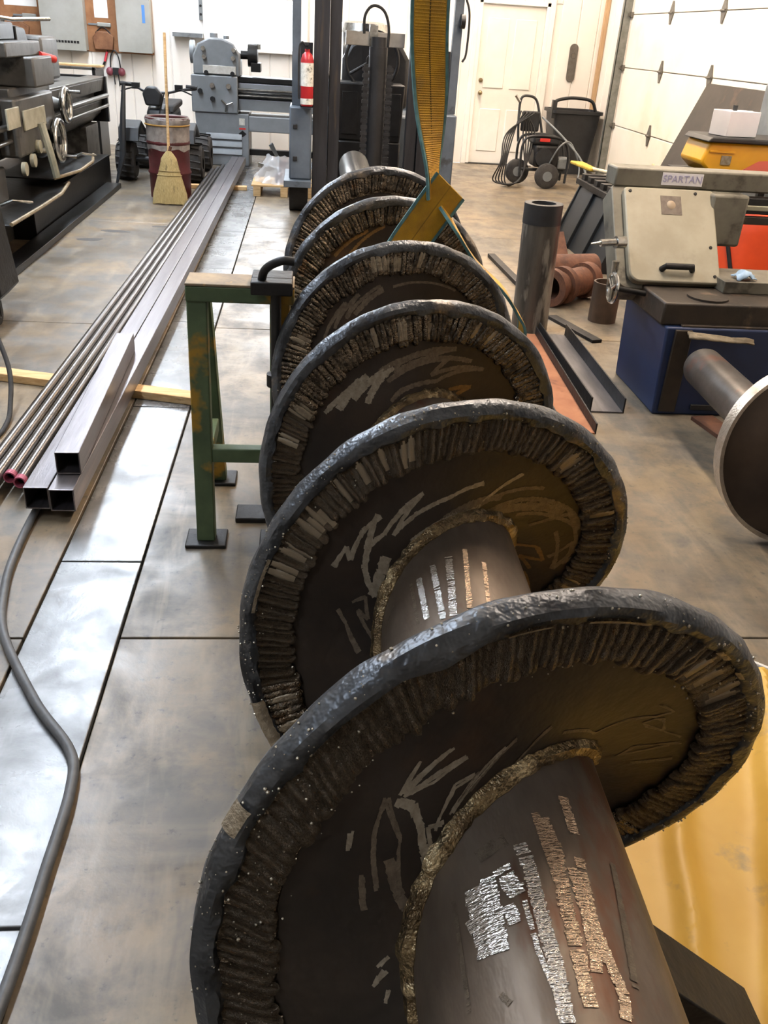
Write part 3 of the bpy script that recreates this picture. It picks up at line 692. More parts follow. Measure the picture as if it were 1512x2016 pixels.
# front cowl, steering wheel, dash, seat deck
Yc = 9.75
MB().box(.3, .98, Yc, Yc+.5, .12, .62).build('front_cowl', m_fkd, Fk, bev=.02)
MB().prism([(.33, .62), (.97, .62), (1.0, 1.16), (.30, 1.16)], Yc, Yc+.45, 'y').build('dash_panel', m_fkd, Fk, bev=.015)
for x0, x1 in ((.36, .52), (.80, .96)): B('dash_cover', m_fkd, Fk, (x0, x1, Yc-.01, Yc, .68, 1.08))
wz, wy = 1.36, 9.98
sw = MB().torus((.66, wy, wz), .27, .018, 'y', 40).build('steering_wheel', m_fkd, Fk)
for a in (90, 210, 330): MB().cyl((.66, wy, wz), (.66+.265*math.cos(R(a)), wy, wz+.265*math.sin(R(a))), .016, n=8).build('spoke', m_fkd, sw)
MB().cyl((.66, wy-.03, wz), (.66, wy+.03, wz), .06).build('hub', m_fkd, sw); MB().cyl((.66, wy, wz), (.66, wy+.2, .9), .035).build('steering_column', m_fkd, Fk)
MB().prism([(.37, .9), (1.08, .9), (1.08, 1.38), (1.0, 1.5), (.88, 1.57), (.58, 1.57), (.45, 1.5), (.37, 1.36)], 10.3, 10.5, 'y').build('seat_back', m_fkd, Fk, bev=.04)
B('seat_cushion', m_fkd, Fk, (.36, .96, 10.0, 10.55, .85, 1.02), bev=.04); B('hood', m_fk, Fk, (.1, 1.22, 10.2, 11.6, .3, .85), bev=.03)
B('counterweight', m_fk, Fk, (.08, 1.24, 11.0, 11.75, .25, 1.1), bev=.06)
MB().lathe([(0, 1.72), (.2, 1.72), (.27, 1.70), (.3, 1.6)], (.66, 11.4, 0), n=24).build('tank_cap', m_chrome, Fk)
MB().cyl((.4, 11.35, 1.45), (.95, 11.35, 1.45), .19, n=28).build('gas_tank', mat('bare_aluminium', 'b7b4ae', 'a09c95', 8, .35, .7), Fk)
MB().tube(smoothpath([(.53, 9.3, 1.6), (.53, 9.3, 1.74), (.58, 9.3, 1.82), (.65, 9.3, 1.83), (.72, 9.3, 1.78), (.76, 9.3, 1.66), (.76, 9.3, 1.5)]), .013, 8).build('hydraulic_hose', m_rubber, Fk)
B('valve_block', m_chrome, Fk, (.58, .66, 9.28, 9.34, 1.5, 1.68)); B('hose_manifold', MATS['bare_aluminium'], Fk, (.36, .92, 9.3, 9.36, 1.5, 1.62))
# side panels and overhead guard posts
for x0, x1, xx in ((-.16, .05, -1), (1.24, 1.42, 1)):
    B('fender', m_fk, Fk, (x0, x1, 8.9, 9.4, .33, .97), bev=.015)
    [B('bolt', m_fkd, Fk, ((x0+x1)/2-.07, (x0+x1)/2-.03, 8.885, 8.9, z, z+.04)) for z in (.78, .5)]
    B('running_board', m_fk, Fk, (x0-.05, x1, 8.8, 9.6, .27, .33))
    B('guard_post', m_fk, Fk, (x0+.02 if xx < 0 else x1-.08, x0+.1 if xx < 0 else x1, 9.05, 9.13, .97, 2.9))
    B('guard_bracket', m_fkd, Fk, (x0+.1 if xx < 0 else x1-.12, x1 if xx < 0 else x1-.09, 9.05, 9.12, 1.0, 1.5))
    wh = MB().cyl((x0+.0, 9.2, .22), (x1-.03, 9.2, .22), .22, n=32).build('wheel', m_rubber, Fk); MB().cyl((x0-.004, 9.2, .22), (x1-.026, 9.2, .22), .11).build('wheel_hub', m_fk, wh)
    wh = MB().cyl((x0+.05, 11.2, .2), (x1-.05, 11.2, .2), .2, n=32).build('wheel', m_rubber, Fk)
B('overhead_guard', m_fk, Fk, (-.14, 1.42, 9.05, 11.4, 2.9, 2.98))
MB().cyl((1.39, 9.0, 1.75), (1.43, 9.0, 1.75), .06).build('work_lamp', m_fkd, Fk)
MB().tube(smoothpath([(1.42, 9.02, 1.95), (1.47, 9.02, 1.8), (1.47, 9.02, 1.5), (1.44, 9.02, 1.42)]), .01, 8).build('lamp_cable', m_rubber, Fk)
# carriage raised high with a boom that carries the sling
B('carriage', m_mast, Fk, (.1, 1.16, 8.84, 8.94, 2.5, 3.05)); B('boom', m_mast, Fk, (.31, .45, 3.0, 8.84, 2.74, 2.86))
# fire extinguisher hung on the forklift
t = thing('fire_extinguisher', 'red fire extinguisher with a white label hung on the forklift side', 'fire extinguisher', (-.005, 8.84, .97))
x, y = .0, 8.82
MB().lathe([(.0, .985), (.05, .985), (.058, 1.0), (.058, 1.36), (.045, 1.405), (.022, 1.425), (.022, 1.45), (0, 1.45)], (x, y, 0), n=24).build('cylinder', mat('extinguisher_red', 'b5262c', 'a01f26', 6, .35), t)
MB().lathe([(.0588, 1.15), (.0588, 1.34)], (x, y, 0), n=24).build('label', mat('label_white', 'e4e2da', 'c3c0b4', 30, .5, c3='7e7b70', s3=22, t3=.58), t)
MB().lathe([(.0588, 1.0), (.0588, 1.05)], (x, y, 0), n=24).build('label', MATS['label_white'], t)
MB().box(x-.015, x+.015, y-.03, y+.03, 1.45, 1.475).box(x-.01, x+.01, y-.09, y+.0, 1.475, 1.49).box(x-.01, x+.01, y-.07, y+.0, 1.45, 1.46).build('valve_handle', m_fkd, t)
MB().tube(smoothpath([(x, y, 1.46), (x-.05, y, 1.5), (x-.075, y, 1.42), (x-.075, y, 1.1), (x-.07, y, 1.04)]), .009, 8).build('hose', m_rubber, t)
B('bracket', m_dark, t, (-.06, .06, y+.06, 8.9, .97, .985), (-.06, .06, y+.06, y+.075, .97, 1.3))
# ================================================================== big lathe on the left
m_l1 = mat('oily_machine_grey', '5b5955', '45433f', 4, .42, .35, .1, c3='302e2b', s3=5, t3=.55, w3=.1)
m_l1d = mat('oily_black_steel', '262524', '1a1918', 6, .38, .5, .1); m_bed = mat('oiled_bed_ways', '7d7a74', '5d5a54', 5, .3, .75, .05, stretch=(3, .3, 3))
m_tray = mat('oily_tray', '1a1918', '252321', 9, .35, .2, .2)
m_cream = mat('cream_paint_worn', 'a9a593', '88856f', 6, .5)
L1 = thing('engine_lathe', 'large oily engine lathe with hand wheels along the left side', 'lathe', (-2.6, 7.8, 0))
MB().prism([(-3.15, .55), (-2.42, .55), (-2.3, .66), (-2.28, .78), (-2.36, .80), (-2.36, .86), (-2.26, .88), (-2.24, 1.0), (-3.15, 1.0)], 6.0, 10.9, 'y').build('bed', m_l1, L1, bev=.006)
B('bed_way', m_bed, L1, (-2.42, -2.24, 6.0, 10.9, 1.0, 1.02)); B('bed_way', m_bed, L1, (-3.1, -2.95, 6.0, 10.9, 1.0, 1.02))
B('bed_end', m_l1d, L1, (-3.15, -2.22, 10.9, 10.96, .56, 1.02)); B('rear_foot', m_l1, L1, (-3.1, -2.35, 10.3, 10.9, 0, .55)); B('front_foot', m_l1, L1, (-3.15, -2.3, 5.5, 7.3, 0, .55), bev=.02)
MB().cyl((-2.2, 6.2, .84), (-2.2, 10.8, .84), .022).build('lead_screw', m_bed, L1); MB().cyl((-2.2, 6.2, .74), (-2.2, 10.8, .74), .017).build('feed_rod', m_bed, L1)
B('saddle', m_l1, L1, (-3.1, -2.2, 7.3, 8.45, 1.02, 1.09), bev=.01)
ap = B('apron', m_l1, L1, (-2.3, -2.14, 7.2, 8.3, .62, 1.03), bev=.02)
B('apron_plate', m_cream, ap, (-2.14, -2.125, 7.35, 7.95, .8, .94)); B('apron_plate', m_cream, ap, (-2.14, -2.125, 6.95, 7.25, .84, .98)) 
for y, z in ((7.2, .55), (7.45, .58), (7.65, .66)): MB().cyl((-2.14, y, z), (-2.11, y, z), .05, n=18).build('dial', m_cream, ap)
MB().tube(smoothpath([(-2.1, 7.7, .83), (-2.06, 7.72, .6), (-2.04, 7.75, .42)]), [.03]*17, 8).build('clutch_lever', m_cream, ap)
def handwheel(y, z, r, x=-2.1, up=1):
    h = MB().torus((x, y, z), r, .026, 'x', 36).build('hand_wheel', m_chrome, L1)
    MB().lathe([(0, x-.0), (r*.98, x-.012), (r*.98, x-.03), (0, x-.035)], (0, y, z), 'x', 30).build('web', m_chrome, h)
    MB().cyl((x-.12, y, z), (x+.01, y, z), .035).build('hub', m_l1d, h)
    MB().cyl((x, y+.05, z+up*r*.85), (x+.12, y+.05, z+up*r*.85), .014, n=12).build('grip', m_chrome, h)
    return h
handwheel(8.55, .9, .125, up=1); handwheel(8.2, .65, .155, up=-1)
MB().lathe([(0, -2.14), (.09, -2.14), (.13, -2.19), (.14, -2.26), (.12, -2.3), (0, -2.3)], (0, 8.02, .66), 'x', 30).build('feed_dial', m_chrome, L1)
MB().lathe([(0, -2.14), (.05, -2.14), (.07, -2.2), (.07, -2.3)], (0, 8.5, .9), 'x', 24).build('feed_dial', m_l1, L1)
# cross slide, compound, tool post block overhanging towards the aisle
B('cross_slide', m_l1, L1, (-3.05, -2.05, 7.5, 8.05, 1.09, 1.3), bev=.015)
B('compound_rest', m_l1, L1, (-2.85, -2.12, 7.1, 8.0, 1.30, 1.40), bev=.01)
tp = B('tool_post', m_l1d, L1, (-2.6, -2.25, 7.2, 7.8, 1.40, 1.52), bev=.012)
for y in (7.28, 7.42, 7.56, 7.7): MB().cyl((-2.3, y, 1.52), (-2.3, y, 1.56), .022, n=8).build('bolt', m_chrome, tp)
MB().cyl((-2.4, 7.35, 1.52), (-2.4, 7.35, 1.6), .035).build('clamp_nut', m_chrome, tp); MB().tube([(-2.4, 7.35, 1.57), (-2.2, 7.6, 1.54), (-2.05, 8.1, 1.555)], .014, 10).build('clamp_lever', m_chrome, tp)
MB().prism([(7.9, 1.05), (8.35, 1.05), (8.3, 1.2), (8.1, 1.48), (7.85, 1.5)], -2.75, -2.25, 'x').build('tool_holder', m_l1d, L1, bev=.01)
MB().cyl((-2.12, 7.95, 1.3), (-2.06, 8.15, 1.27), .03, n=12).build('red_knob', mat('red_plastic', 'c4342e', rough=.4), L1)
B('tailstock', m_l1, L1, (-3.0, -2.5, 9.5, 10.1, 1.02, 1.4), bev=.03); MB().cyl((-2.75, 9.2, 1.28), (-2.75, 10.3, 1.28), .07).build('quill', m_bed, L1)
B('headstock', m_l1, L1, (-3.2, -2.25, 4.7, 5.9, .55, 1.5), bev=.03); B('head_base', m_l1, L1, (-3.2, -2.25, 4.7, 5.5, 0, .55), bev=.02)
# chip trays: sheets with pale lipped edges
def tray(pts, z, nm):
    tr = MB().prism(pts, z, z+.012).build('chip_tray', m_tray, L1, bev=.003); e = MB()
    e.tube([(x, y, z+.016) for x, y in pts[:4]], .014, 8).build('tray_lip', mat('worn_tray_lip', 'a48f6c', '7a684d', 9, .5), tr)
tray([(-2.12, 9.5), (-2.02, 9.0), (-2.0, 8.4), (-2.1, 7.9), (-2.6, 7.9), (-2.6, 9.5)], .37, 0)
tray([(-2.05, 8.15), (-1.98, 7.6), (-1.98, 7.0), (-2.0, 6.3), (-2.6, 6.3), (-2.6, 8.15)], .30, 1)

B('floor_skid', m_l1d, L1, (-2.12, -1.97, 5.95, 10.0, 0, .05)); B('base_plinth', m_l1d, L1, (-3.0, -2.13, 7.3, 10.3, 0, .29)); B('floor_skid', m_l1d, L1, (-3.1, -2.9, 5.6, 10.8, 0, .001 + .04))
for y, z in ((9.0, .42), (6.75, .36)): MB().tube([(-2.2, y, z), (-2.12, y+.02, z+.03), (-2.02, y+.16, z)], .012, 8).build('tray_handle', m_chrome, L1)
# measuring rack behind the lathe bed
t = thing('tool_shelf', 'grey tool shelf crowded with tooling against the wall behind the big lathe', 'shelf', (-3.1, 12.2, 0))
for z in (.55, .8, 1.02): B('shelf_board', m_l1, t, (-3.6, -2.55, 12.0, 12.5, z, z+.03))
for x in (-3.58, -2.6): B('upright', m_l1d, t, (x, x+.04, 12.0, 12.5, 0, 1.05))
B('board', m_wood, t, (-3.3, -2.5, 12.05, 12.25, 1.05, 1.075)); 
for k in range(9): B('tool_box', (m_l1, m_l1d, m_cream)[k % 3], t, (-3.52+.1*k, -3.44+.1*k, 12.05, 12.2, .83, .9+.09*random.random()))

# ================================================================== things on the back wall
m_cab = mat('cabinet_grey', 'a4a49e', '97978f', 3, .5); yb = YB-.013
B('pegboard', mat('brown_hardboard', 'a2714a', '8a5c3a', 6, .7), None, (-4.4, -2.1, yb-.015, yb, 1.17, 2.3)); tag(bpy.data.objects['pegboard'], 'brown hardboard panel on the back wall behind the grey cabinets', 'board')
def cabinet(x0, x1, z0, label):
    t = thing('electrical_cabinet', label, 'electrical cabinet', ((x0+x1)/2, yb-.1, z0), 'grey electrical cabinets')
    B('box', m_cab, t, (x0, x1, yb-.2, yb-.016, z0, z0+1.0), bev=.008); B('cover', m_cab, t, (x0-.008, x1+.008, yb-.215, yb-.2, z0-.008, z0+1.0), bev=.004); return t
c1 = cabinet(-3.52, -2.97, 1.18, 'grey electrical cabinet with a vent strip, left of the paper sheet')
for k in range(10): B('vent_slot', m_dark, c1, (-3.44+.04*k, -3.41+.04*k, yb-.2165, yb-.215, 1.26, 1.29), bev=0)
c2 = cabinet(-2.53, -2.1, 1.2, 'grey electrical cabinet with a blue sticker, right of the paper sheet')
B('sticker', mat('blue_sticker', '4f83c4', rough=.5), c2, (-2.2, -2.16, yb-.2165, yb-.215, 1.55, 1.76), bev=0)
m_paper = mat('paper', 'f7f5f0', rough=.8)
def flat(name, m_, bx, label, cat, g=None): o = B(name, m_, None, bx, bev=0); tag(o, label, cat, g); return o
flat('paper_sheet', m_paper, (-4.02, -3.6, yb-.018, yb-.016, 1.66, 2.0), 'white paper sheet pinned left of the first grey cabinet', 'paper')
flat('paper_sheet', m_paper, (-2.86, -2.68, yb-.018, yb-.016, 1.58, 2.0), 'white paper sheet pinned between the two grey cabinets', 'paper')
def scraper(x, z, label):
    t = thing('hanging_scraper', label, 'tool', (x, yb-.03, z)); B('handle', m_cab, t, (x, x+.18, yb-.05, yb-.017, z-.025, z+.025), bev=.01); B('blade', m_lgrey, t, (x-.12, x, yb-.03, yb-.025, z-.012, z+.012))
scraper(-3.8, 1.55, 'grey-handled scraper on the board left of the first cabinet'); scraper(-2.83, 1.5, 'grey-handled scraper on the board below the narrow paper sheet')
t = thing('leather_pouch', 'brown pouch hanging on the board between the cabinets', 'pouch', (-2.78, yb-.05, 1.2)); MB().prism([(-2.88, 1.2), (-2.64, 1.2), (-2.62, 1.36), (-2.7, 1.42), (-2.84, 1.42), (-2.9, 1.34)], yb-.08, yb-.016, 'y').build('pouch_body', mat('tan_leather', '8a5f40', '72492f', 10, .7), t, bev=.01); MB().tube(smoothpath([(-2.86, yb-.05, 1.4), (-2.76, yb-.05, 1.47), (-2.66, yb-.05, 1.4)]), .008, 8).build('strap', m_dark, t)
t = thing('leather_pouch', 'brown pouch hanging at the far left of the board', 'pouch', (-3.95, yb-.05, 1.25)); MB().prism([(-4.05, 1.25), (-3.75, 1.25), (-3.72, 1.42), (-3.85, 1.5), (-4.0, 1.47)], yb-.08, yb-.016, 'y').build('pouch_body', MATS['tan_leather'], t, bev=.01); MB().tube(smoothpath([(-4.0, yb-.05, 1.45), (-3.9, yb-.05, 1.53), (-3.8, yb-.05, 1.46)]), .008, 8).build('strap', m_dark, t)
t = thing('bolt_cutter', 'long-handled cutter with a red grip hanging below the board', 'cutter', (-2.76, yb-.04, .98))
MB().cyl((-2.73, yb-.03, 1.18), (-2.77, yb-.03, 1.06), .016, n=10).build('grip', mat('red_grip', 'd8404e', rough=.5), t); MB().cyl((-2.77, yb-.03, 1.06), (-2.83, yb-.03, .94), .014, n=10).build('shank', m_dark, t); MB().tube([(-2.73, yb-.03, 1.17), (-2.72, yb-.02, 1.2), (-2.72, yb-.0, 1.21)], .006, 8).build('hook', m_dark, t)
t = thing('ear_muffs', 'red and black ear muffs hanging on the back wall', 'ear muffs', (-2.63, yb-.05, .85))
for x in (-2.71, -2.55): MB().sphere((x, yb-.055, .94), (.05, .04, .055)).build('cup', mat('maroon_plastic', '7c3a45', rough=.45), t)
MB().tube(smoothpath([(-2.70, yb-.05, .97), (-2.685, yb-.05, 1.12), (-2.63, yb-.04, 1.2), (-2.58, yb-.05, 1.12), (-2.56, yb-.05, .97)]), .009, 8).build('headband', m_black, t)
MB().box(-2.67, -2.59, yb-.07, yb-.02, .9, .99).tube([(-2.66, yb-.05, .92), (-2.65, yb-.05, .78)], .008).tube([(-2.6, yb-.05, .92), (-2.59, yb-.05, .76)], .008).build('strap_end', m_black, t)
flat('wall_bracket', m_lgrey, (-1.82, -1.42, yb-.16, yb, 1.42, 1.47), 'small grey steel shelf bracket on the wall above the back lathe', 'bracket')
t = thing('hanging_gauge', 'grey strip gauge hanging on the wall beside the window', 'gauge', (-1.44, yb-.02, 1.6)); B('strip', m_lgrey, t, (-1.47, -1.42, yb-.02, yb, 1.63, 2.1))
for z in (1.7, 1.8, 1.9, 2.0): MB().cyl((-1.445, yb-.024, z), (-1.445, yb-.02, z), .016, n=12).build('hole_mark', m_dark, t)
t = thing('wall_plate', 'dark rounded oblong wall plate beside the white door', 'wall plate', (3.77, yb-.02, 1.16))
pts = [(3.77+.06*math.cos(R(a)), 1.59+.06*math.sin(R(a))) for a in range(0, 181, 15)] + [(3.77+.06*math.cos(R(a)), 1.22+.06*math.sin(R(a))) for a in range(180, 361, 15)]
MB().prism(pts, yb-.02, yb, 'y').build('plate', mat('bronze_dark', '6d675f', '565048', 14, .5, .3, c3='8a7b5e', s3=10, t3=.6), t, bev=.004)
MB().torus((3.77, yb-.021, 1.5), .035, .006, 'y', 20, 6).build('relief_ring', MATS['bronze_dark'], t)

# ================================================================== grey lathe at the back
L2 = thing('bench_lathe', 'grey metal lathe on a louvred cabinet under the back window', 'lathe', (-.6, 12.3, 0))
m_g2 = mat('lathe_grey_paint', '84878a', '75787a', 3, .45, .1); yf = 12.1
MB().prism([(-1.36, 0), (-.73, 0), (-.73, .62), (-1.40, .62)], yf, yf+.6, 'y').build('cabinet', m_g2, L2, bev=.012)
for z in (.17, .26, .35): MB().prism([(yf, z-.035), (yf-.02, z-.03), (yf-.005, z+.03), (yf, z+.035)], -1.27, -.82, 'x').build('louvre', m_g2, L2)
B('warning_plate', mat('plate_white', 'd7d3c8', 'b8b3a6', 30, .5), L2, (-.85, -.78, yf-.003, yf, .49, .57), bev=0); B('warning_plate', MATS['red_plastic'], L2, (-.85, -.77, yf-.003, yf, .44, .46), bev=0)
MB().prism([(-.81, .35), (-.76, .39), (-.81, .43), (-.86, .39)], yf-.003, yf, 'y').build('diamond_plate', m_dark, L2)
B('gear_box', m_g2, L2, (-1.43, -.86, yf-.02, yf+.5, .62, 1.04), bev=.012)
MB().prism([(-1.40, 1.04), (-.83, 1.04), (-.83, 1.28), (-.9, 1.40), (-1.05, 1.45), (-1.2, 1.45), (-1.34, 1.38), (-1.40, 1.25)], yf+.02, yf+.5, 'y').build('headstock', m_g2, L2, bev=.02)
B('control_plate', mat('bright_plate', 'dcd9d2', 'c9c5bb', 20, .3, .4), L2, (-1.28, -.88, yf+.0, yf+.02, 1.06, 1.15), bev=.002)
for x, z in ((-1.24, 1.07), (-.92, 1.07), (-1.26, 1.24), (-.91, 1.24), (-1.27, 1.33), (-.9, 1.33)): MB().cyl((x, yf+.02, z), (x, yf-.03, z), .026, n=12).build('knob', m_dark if z < 1.1 else m_chrome, L2)
for x, z in ((-1.17, .93), (-.97, .93), (-1.17, .78), (-1.32, .86)): MB().cyl((x, yf-.02, z), (x, yf-.06, z), .03, n=12).build('knob', m_chrome if z > .9 else m_dark, L2)
for a in (20, 140, 260): MB().cyl((-1.0, yf-.05, .72), (-1.0+.08*math.cos(R(a)), yf-.05, .72+.08*math.sin(R(a))), .012, n=8).build('lever', m_chrome, L2)
MB().cyl((-1.15, yf+.2, 1.45), (-1.15, yf+.2, 1.5), .05).cyl((-1.0, yf+.2, 1.44), (-1.0, yf+.2, 1.48), .04).build('filler_cap', m_g2, L2)
MB().cyl((-1.45, yf+.25, 1.28), (-1.4, yf+.25, 1.28), .13, n=28).build('pulley_cover', m_g2, L2)
MB().cyl((-.83, yf+.25, 1.28), (-.74, yf+.25, 1.28), .05).cyl((-.74, yf+.25, 1.28), (-.62, yf+.25, 1.28), .13, n=30).build('chuck', m_l1d, L2)
for a in (90, 210, 330): MB().box(-.66, -.58, yf+.22, yf+.28, 1.28+.07, 1.28+.13).build('chuck_jaw', m_chrome, L2) if a == 90 else None
B('splash_guard', m_l1d, L2, (-.7, -.58, yf+.1, yf+.4, 1.1, 1.2))
for z0, z1, mm in ((.98, 1.04, m_l1d), (.87, .97, m_g2), (.86, .87, m_bed), (.80, .855, m_l1d), (.66, .79, m_g2)): B('bed', mm, L2, (-.86, 1.0, yf+.06, yf+.44, z0, z1), bev=.006)
MB().cyl((-.86, yf+.03, .9), (1.0, yf+.03, .9), .014).build('lead_screw', m_bed, L2); MB().cyl((-.86, yf+.03, .83), (1.0, yf+.03, .83), .012).build('feed_rod', m_bed, L2)
B('chip_pan', m_g2, L2, (-.73, 1.05, yf, yf+.6, .42, .60), bev=.01); B('cabinet_foot', m_g2, L2, (.55, 1.05, yf+.05, yf+.55, 0, .42), bev=.01); B('plinth_bar', m_l1d, L2, (-.73, .55, yf+.1, yf+.2, .13, .2))
B('tool_rest', m_l1d, L2, (-.05, .3, yf+.0, yf+.5, 1.04, 1.12))

# ================================================================== quad bike, drum, broom
Q = thing('quad_bike', 'small black quad bike parked behind the drum', 'quad bike', (-1.63, 10.9, 0))
m_tyre = mat('dusty_tyre', '2b2928', '3c3936', 14, .85, 0, .5, bscale=60)
for x in (-2.0, -1.26):
    for y in (10.62, 11.6):
        w2 = MB().lathe([(.06, x-.1), (.17, x-.1), (.2, x-.07), (.205, x), (.2, x+.07), (.17, x+.1), (.06, x+.1)], (0, y, .205), 'x', 30).build('wheel', m_tyre, Q)
        MB().cyl((x-.06, y, .205), (x+.06, y, .205), .075).build('rim', m_lgrey, w2)
        tr = MB()
        for k in range(18):
            a = R(20*k); tr.box(x-.09, x+.09, y-.0, y+.0, 0, 0) if 0 else tr.add([(x-.09, y+.2*math.cos(a), .205+.2*math.sin(a)), (x+.09, y+.2*math.cos(a+.12), .205+.2*math.sin(a+.12)), (x+.09, y+.216*math.cos(a+.2), .205+.216*math.sin(a+.2)), (x-.09, y+.216*math.cos(a+.08), .205+.216*math.sin(a+.08))], [(0, 1, 2, 3)])
        tr.build('tread', m_tyre, w2, stuff=True)
[MB().tube([(-1.95, y, .22), (-1.3, y, .22)], .03).build('axle', m_dark, Q) for y in (10.62, 11.6)]
MB().box(-1.75, -1.5, 10.55, 11.7, .3, .42).build('frame', m_black, Q, bev=.03)
for sx in (-1, 1):
    x = -1.63+sx*.3
    MB().prism([(10.4, .42), (10.45, .56), (10.65, .62), (10.95, .5), (10.95, .44), (10.65, .56), (10.5, .5)], x-.11, x+.11, 'x').build('fender', m_black, Q, bev=.01)
MB().prism([(10.5, .42), (10.52, .74), (10.7, .8), (10.95, .68), (11.7, .7), (11.75, .55), (11.6, .42)], -1.74, -1.52, 'x').build('body_shell', m_black, Q, bev=.04)
MB().prism([(10.95, .68), (11.75, .71), (11.75, .78), (11.0, .76)], -1.76, -1.5, 'x').build('seat', m_rubber, Q, bev=.02)
MB().prism([(-1.74, .78), (-1.58, .78), (-1.56, .9), (-1.62, .97), (-1.72, .97), (-1.77, .9)], 10.5, 10.6, 'y').build('headlamp', m_black, Q, bev=.02); MB().cyl((-1.63, 10.75, .7), (-1.63, 10.62, .92), .03).build('steering_column', m_dark, Q)
MB().tube(smoothpath([(-2.02, 10.78, .98), (-1.88, 10.7, .96), (-1.74, 10.62, .91), (-1.52, 10.62, .91), (-1.38, 10.7, .94), (-1.23, 10.78, .95)]), .014, 8).build('handlebar', m_black, Q)
for x in (-1.98, -1.27): MB().cyl((x-.06, 10.77, .97), (x+.06, 10.76, .965), .022, n=12).build('grip', m_rubber, Q); 
for x in (-1.86, -1.40): MB().box(x-.04, x+.04, 10.65, 10.72, .93, .99).tube([(x, 10.66, .95), (x-.08 if x < -1.6 else x+.08, 10.6, .93), (x-.15 if x < -1.6 else x+.15, 10.62, .9)], .008, 6).build('lever', m_dark, Q)
for x in (-1.55, -1.5): MB().tube([(x, 10.6, .9), (x-.05, 10.52, .7)], .008, 6).build('brake_line', m_rubber, Q)
MB().tube([(-1.93, 10.36, .98), (-1.95, 10.3, .7), (-1.97, 10.22, .3), (-2.04, 10.12, .012)], [.02, .03, .035, .012], 8).build('kick_bar', m_black, Q)
D = thing('steel_drum', 'dark red steel drum with a bag liner, used as a bin', 'drum', (-1.38, 9.6, 0)); cx, cy, r = -1.39, 9.62, .205
m_drum = mat('maroon_drum_paint', '5c2628', '47201f', 6, .45, .2, .1, c3='7a5a4a', s3=4, t3=.6); m_bag = mat('smoky_bag', 'a79d95', '6d6662', 8, .45, 0, .3)
MB().lathe([(0, .0), (r, .0), (r, .22), (r+.012, .24), (r+.012, .25), (r, .27), (r, .5), (r+.012, .52), (r+.012, .53), (r, .55), (r, .74), (r-.012, .74), (r-.012, .08), (0, .08)], (cx, cy, 0), n=40).build('barrel', m_drum, D)
MB().torus((cx, cy, .745), r, .014, 'z', 40).build('rim', m_drum, D)
g = MB(); vs = []; fc = []; nn_ = 48; prof = [(r-.02, .5), (r-.015, .72), (r+.004, .765), (r+.018, .74), (r+.008, .68), (r+.006, .5), (r+.004, .46)]
for i, (q, z) in enumerate(prof):
    for j in range(nn_): a = 2*math.pi*j/nn_; k = q+.006*noise.noise((math.cos(a)*4, math.sin(a)*4, i*.5)); vs.append((cx+k*math.cos(a), cy+k*math.sin(a), z+(.04*noise.noise((math.cos(a)*2, math.sin(a)*2, 3)) if i == 6 else 0)))
for i in range(len(prof)-1):
    for j in range(nn_): fc.append((i*nn_+j, i*nn_+(j+1) % nn_, (i+1)*nn_+(j+1) % nn_, (i+1)*nn_+j))
g.add(vs, fc).build('bag_liner', m_bag, D); MB().torus((cx, cy, .69), r+.012, .008, 'z', 40).build('lock_ring', mat('ochre_band', 'a87f3c', rough=.5), D)
Br = thing('corn_broom', 'straw broom with a pale wooden handle leaning on the drum', 'broom', (-1.32, 9.2, 0))
MB().tube([(-1.335, 9.21, .46), (-1.33, 9.34, 1.5)], [.014, .013], 12).build('handle', m_wood, Br)
m_straw = mat('broom_straw', 'b7a271', '93804f', 40, .8, 0, .4, stretch=(6, 6, .4), c3='6d6040', s3=6, t3=.6)
secs = [(.0, .175, .04), (.1, .165, .045), (.25, .12, .045), (.36, .085, .04), (.42, .075, .038), (.455, .05, .03), (.49, .02, .02)]
g = MB(); vs = []; fc = []; nn_ = 28
for z, a, b in secs:
    for j in range(nn_): q = 2*math.pi*j/nn_; vs.append((-1.335+a*math.cos(q), 9.15+.13*z+b*math.sin(q), z+.001+(.012*random.random() if z == 0 else 0)))
for i in range(len(secs)-1):
    for j in range(nn_): fc.append((i*nn_+j, i*nn_+(j+1) % nn_, (i+1)*nn_+(j+1) % nn_, (i+1)*nn_+j))
fc += [tuple(range(nn_))]; g.add(vs, fc).build('straw_head', m_straw, Br)
for z, a in ((.27, .118), (.31, .103)): MB().tube([(-1.335+a*math.cos(R(q)), 9.15+.13*z+.047*math.sin(R(q)), z) for q in range(0, 360, 15)], .004, 6, closed=True).build('stitching', m_dark if 0 else mat('broom_twine', '8c7a50', rough=.8), Br)
MB().cyl((-1.335, 9.212, .47), (-1.316, 9.218, .53), .018, n=12).build('wire_wrap', m_rust, Br)
g = MB()
for k in range(260):
    u = random.uniform(-1, 1); v = random.choice((-1, 1))*math.sqrt(1-u*u*.9)*random.uniform(.9, 1.06); g.add([Vector((-1.335+.078*u, 9.205+.04*v, .40)), Vector((-1.333+.078*u, 9.205+.04*v, .40)), Vector((-1.333+.178*u+random.uniform(-.01, .01), 9.15+.046*v, random.uniform(.002, .02)))], [(0, 1, 2)])
g.build('straw', m_straw, Br, smooth=False, stuff=True)
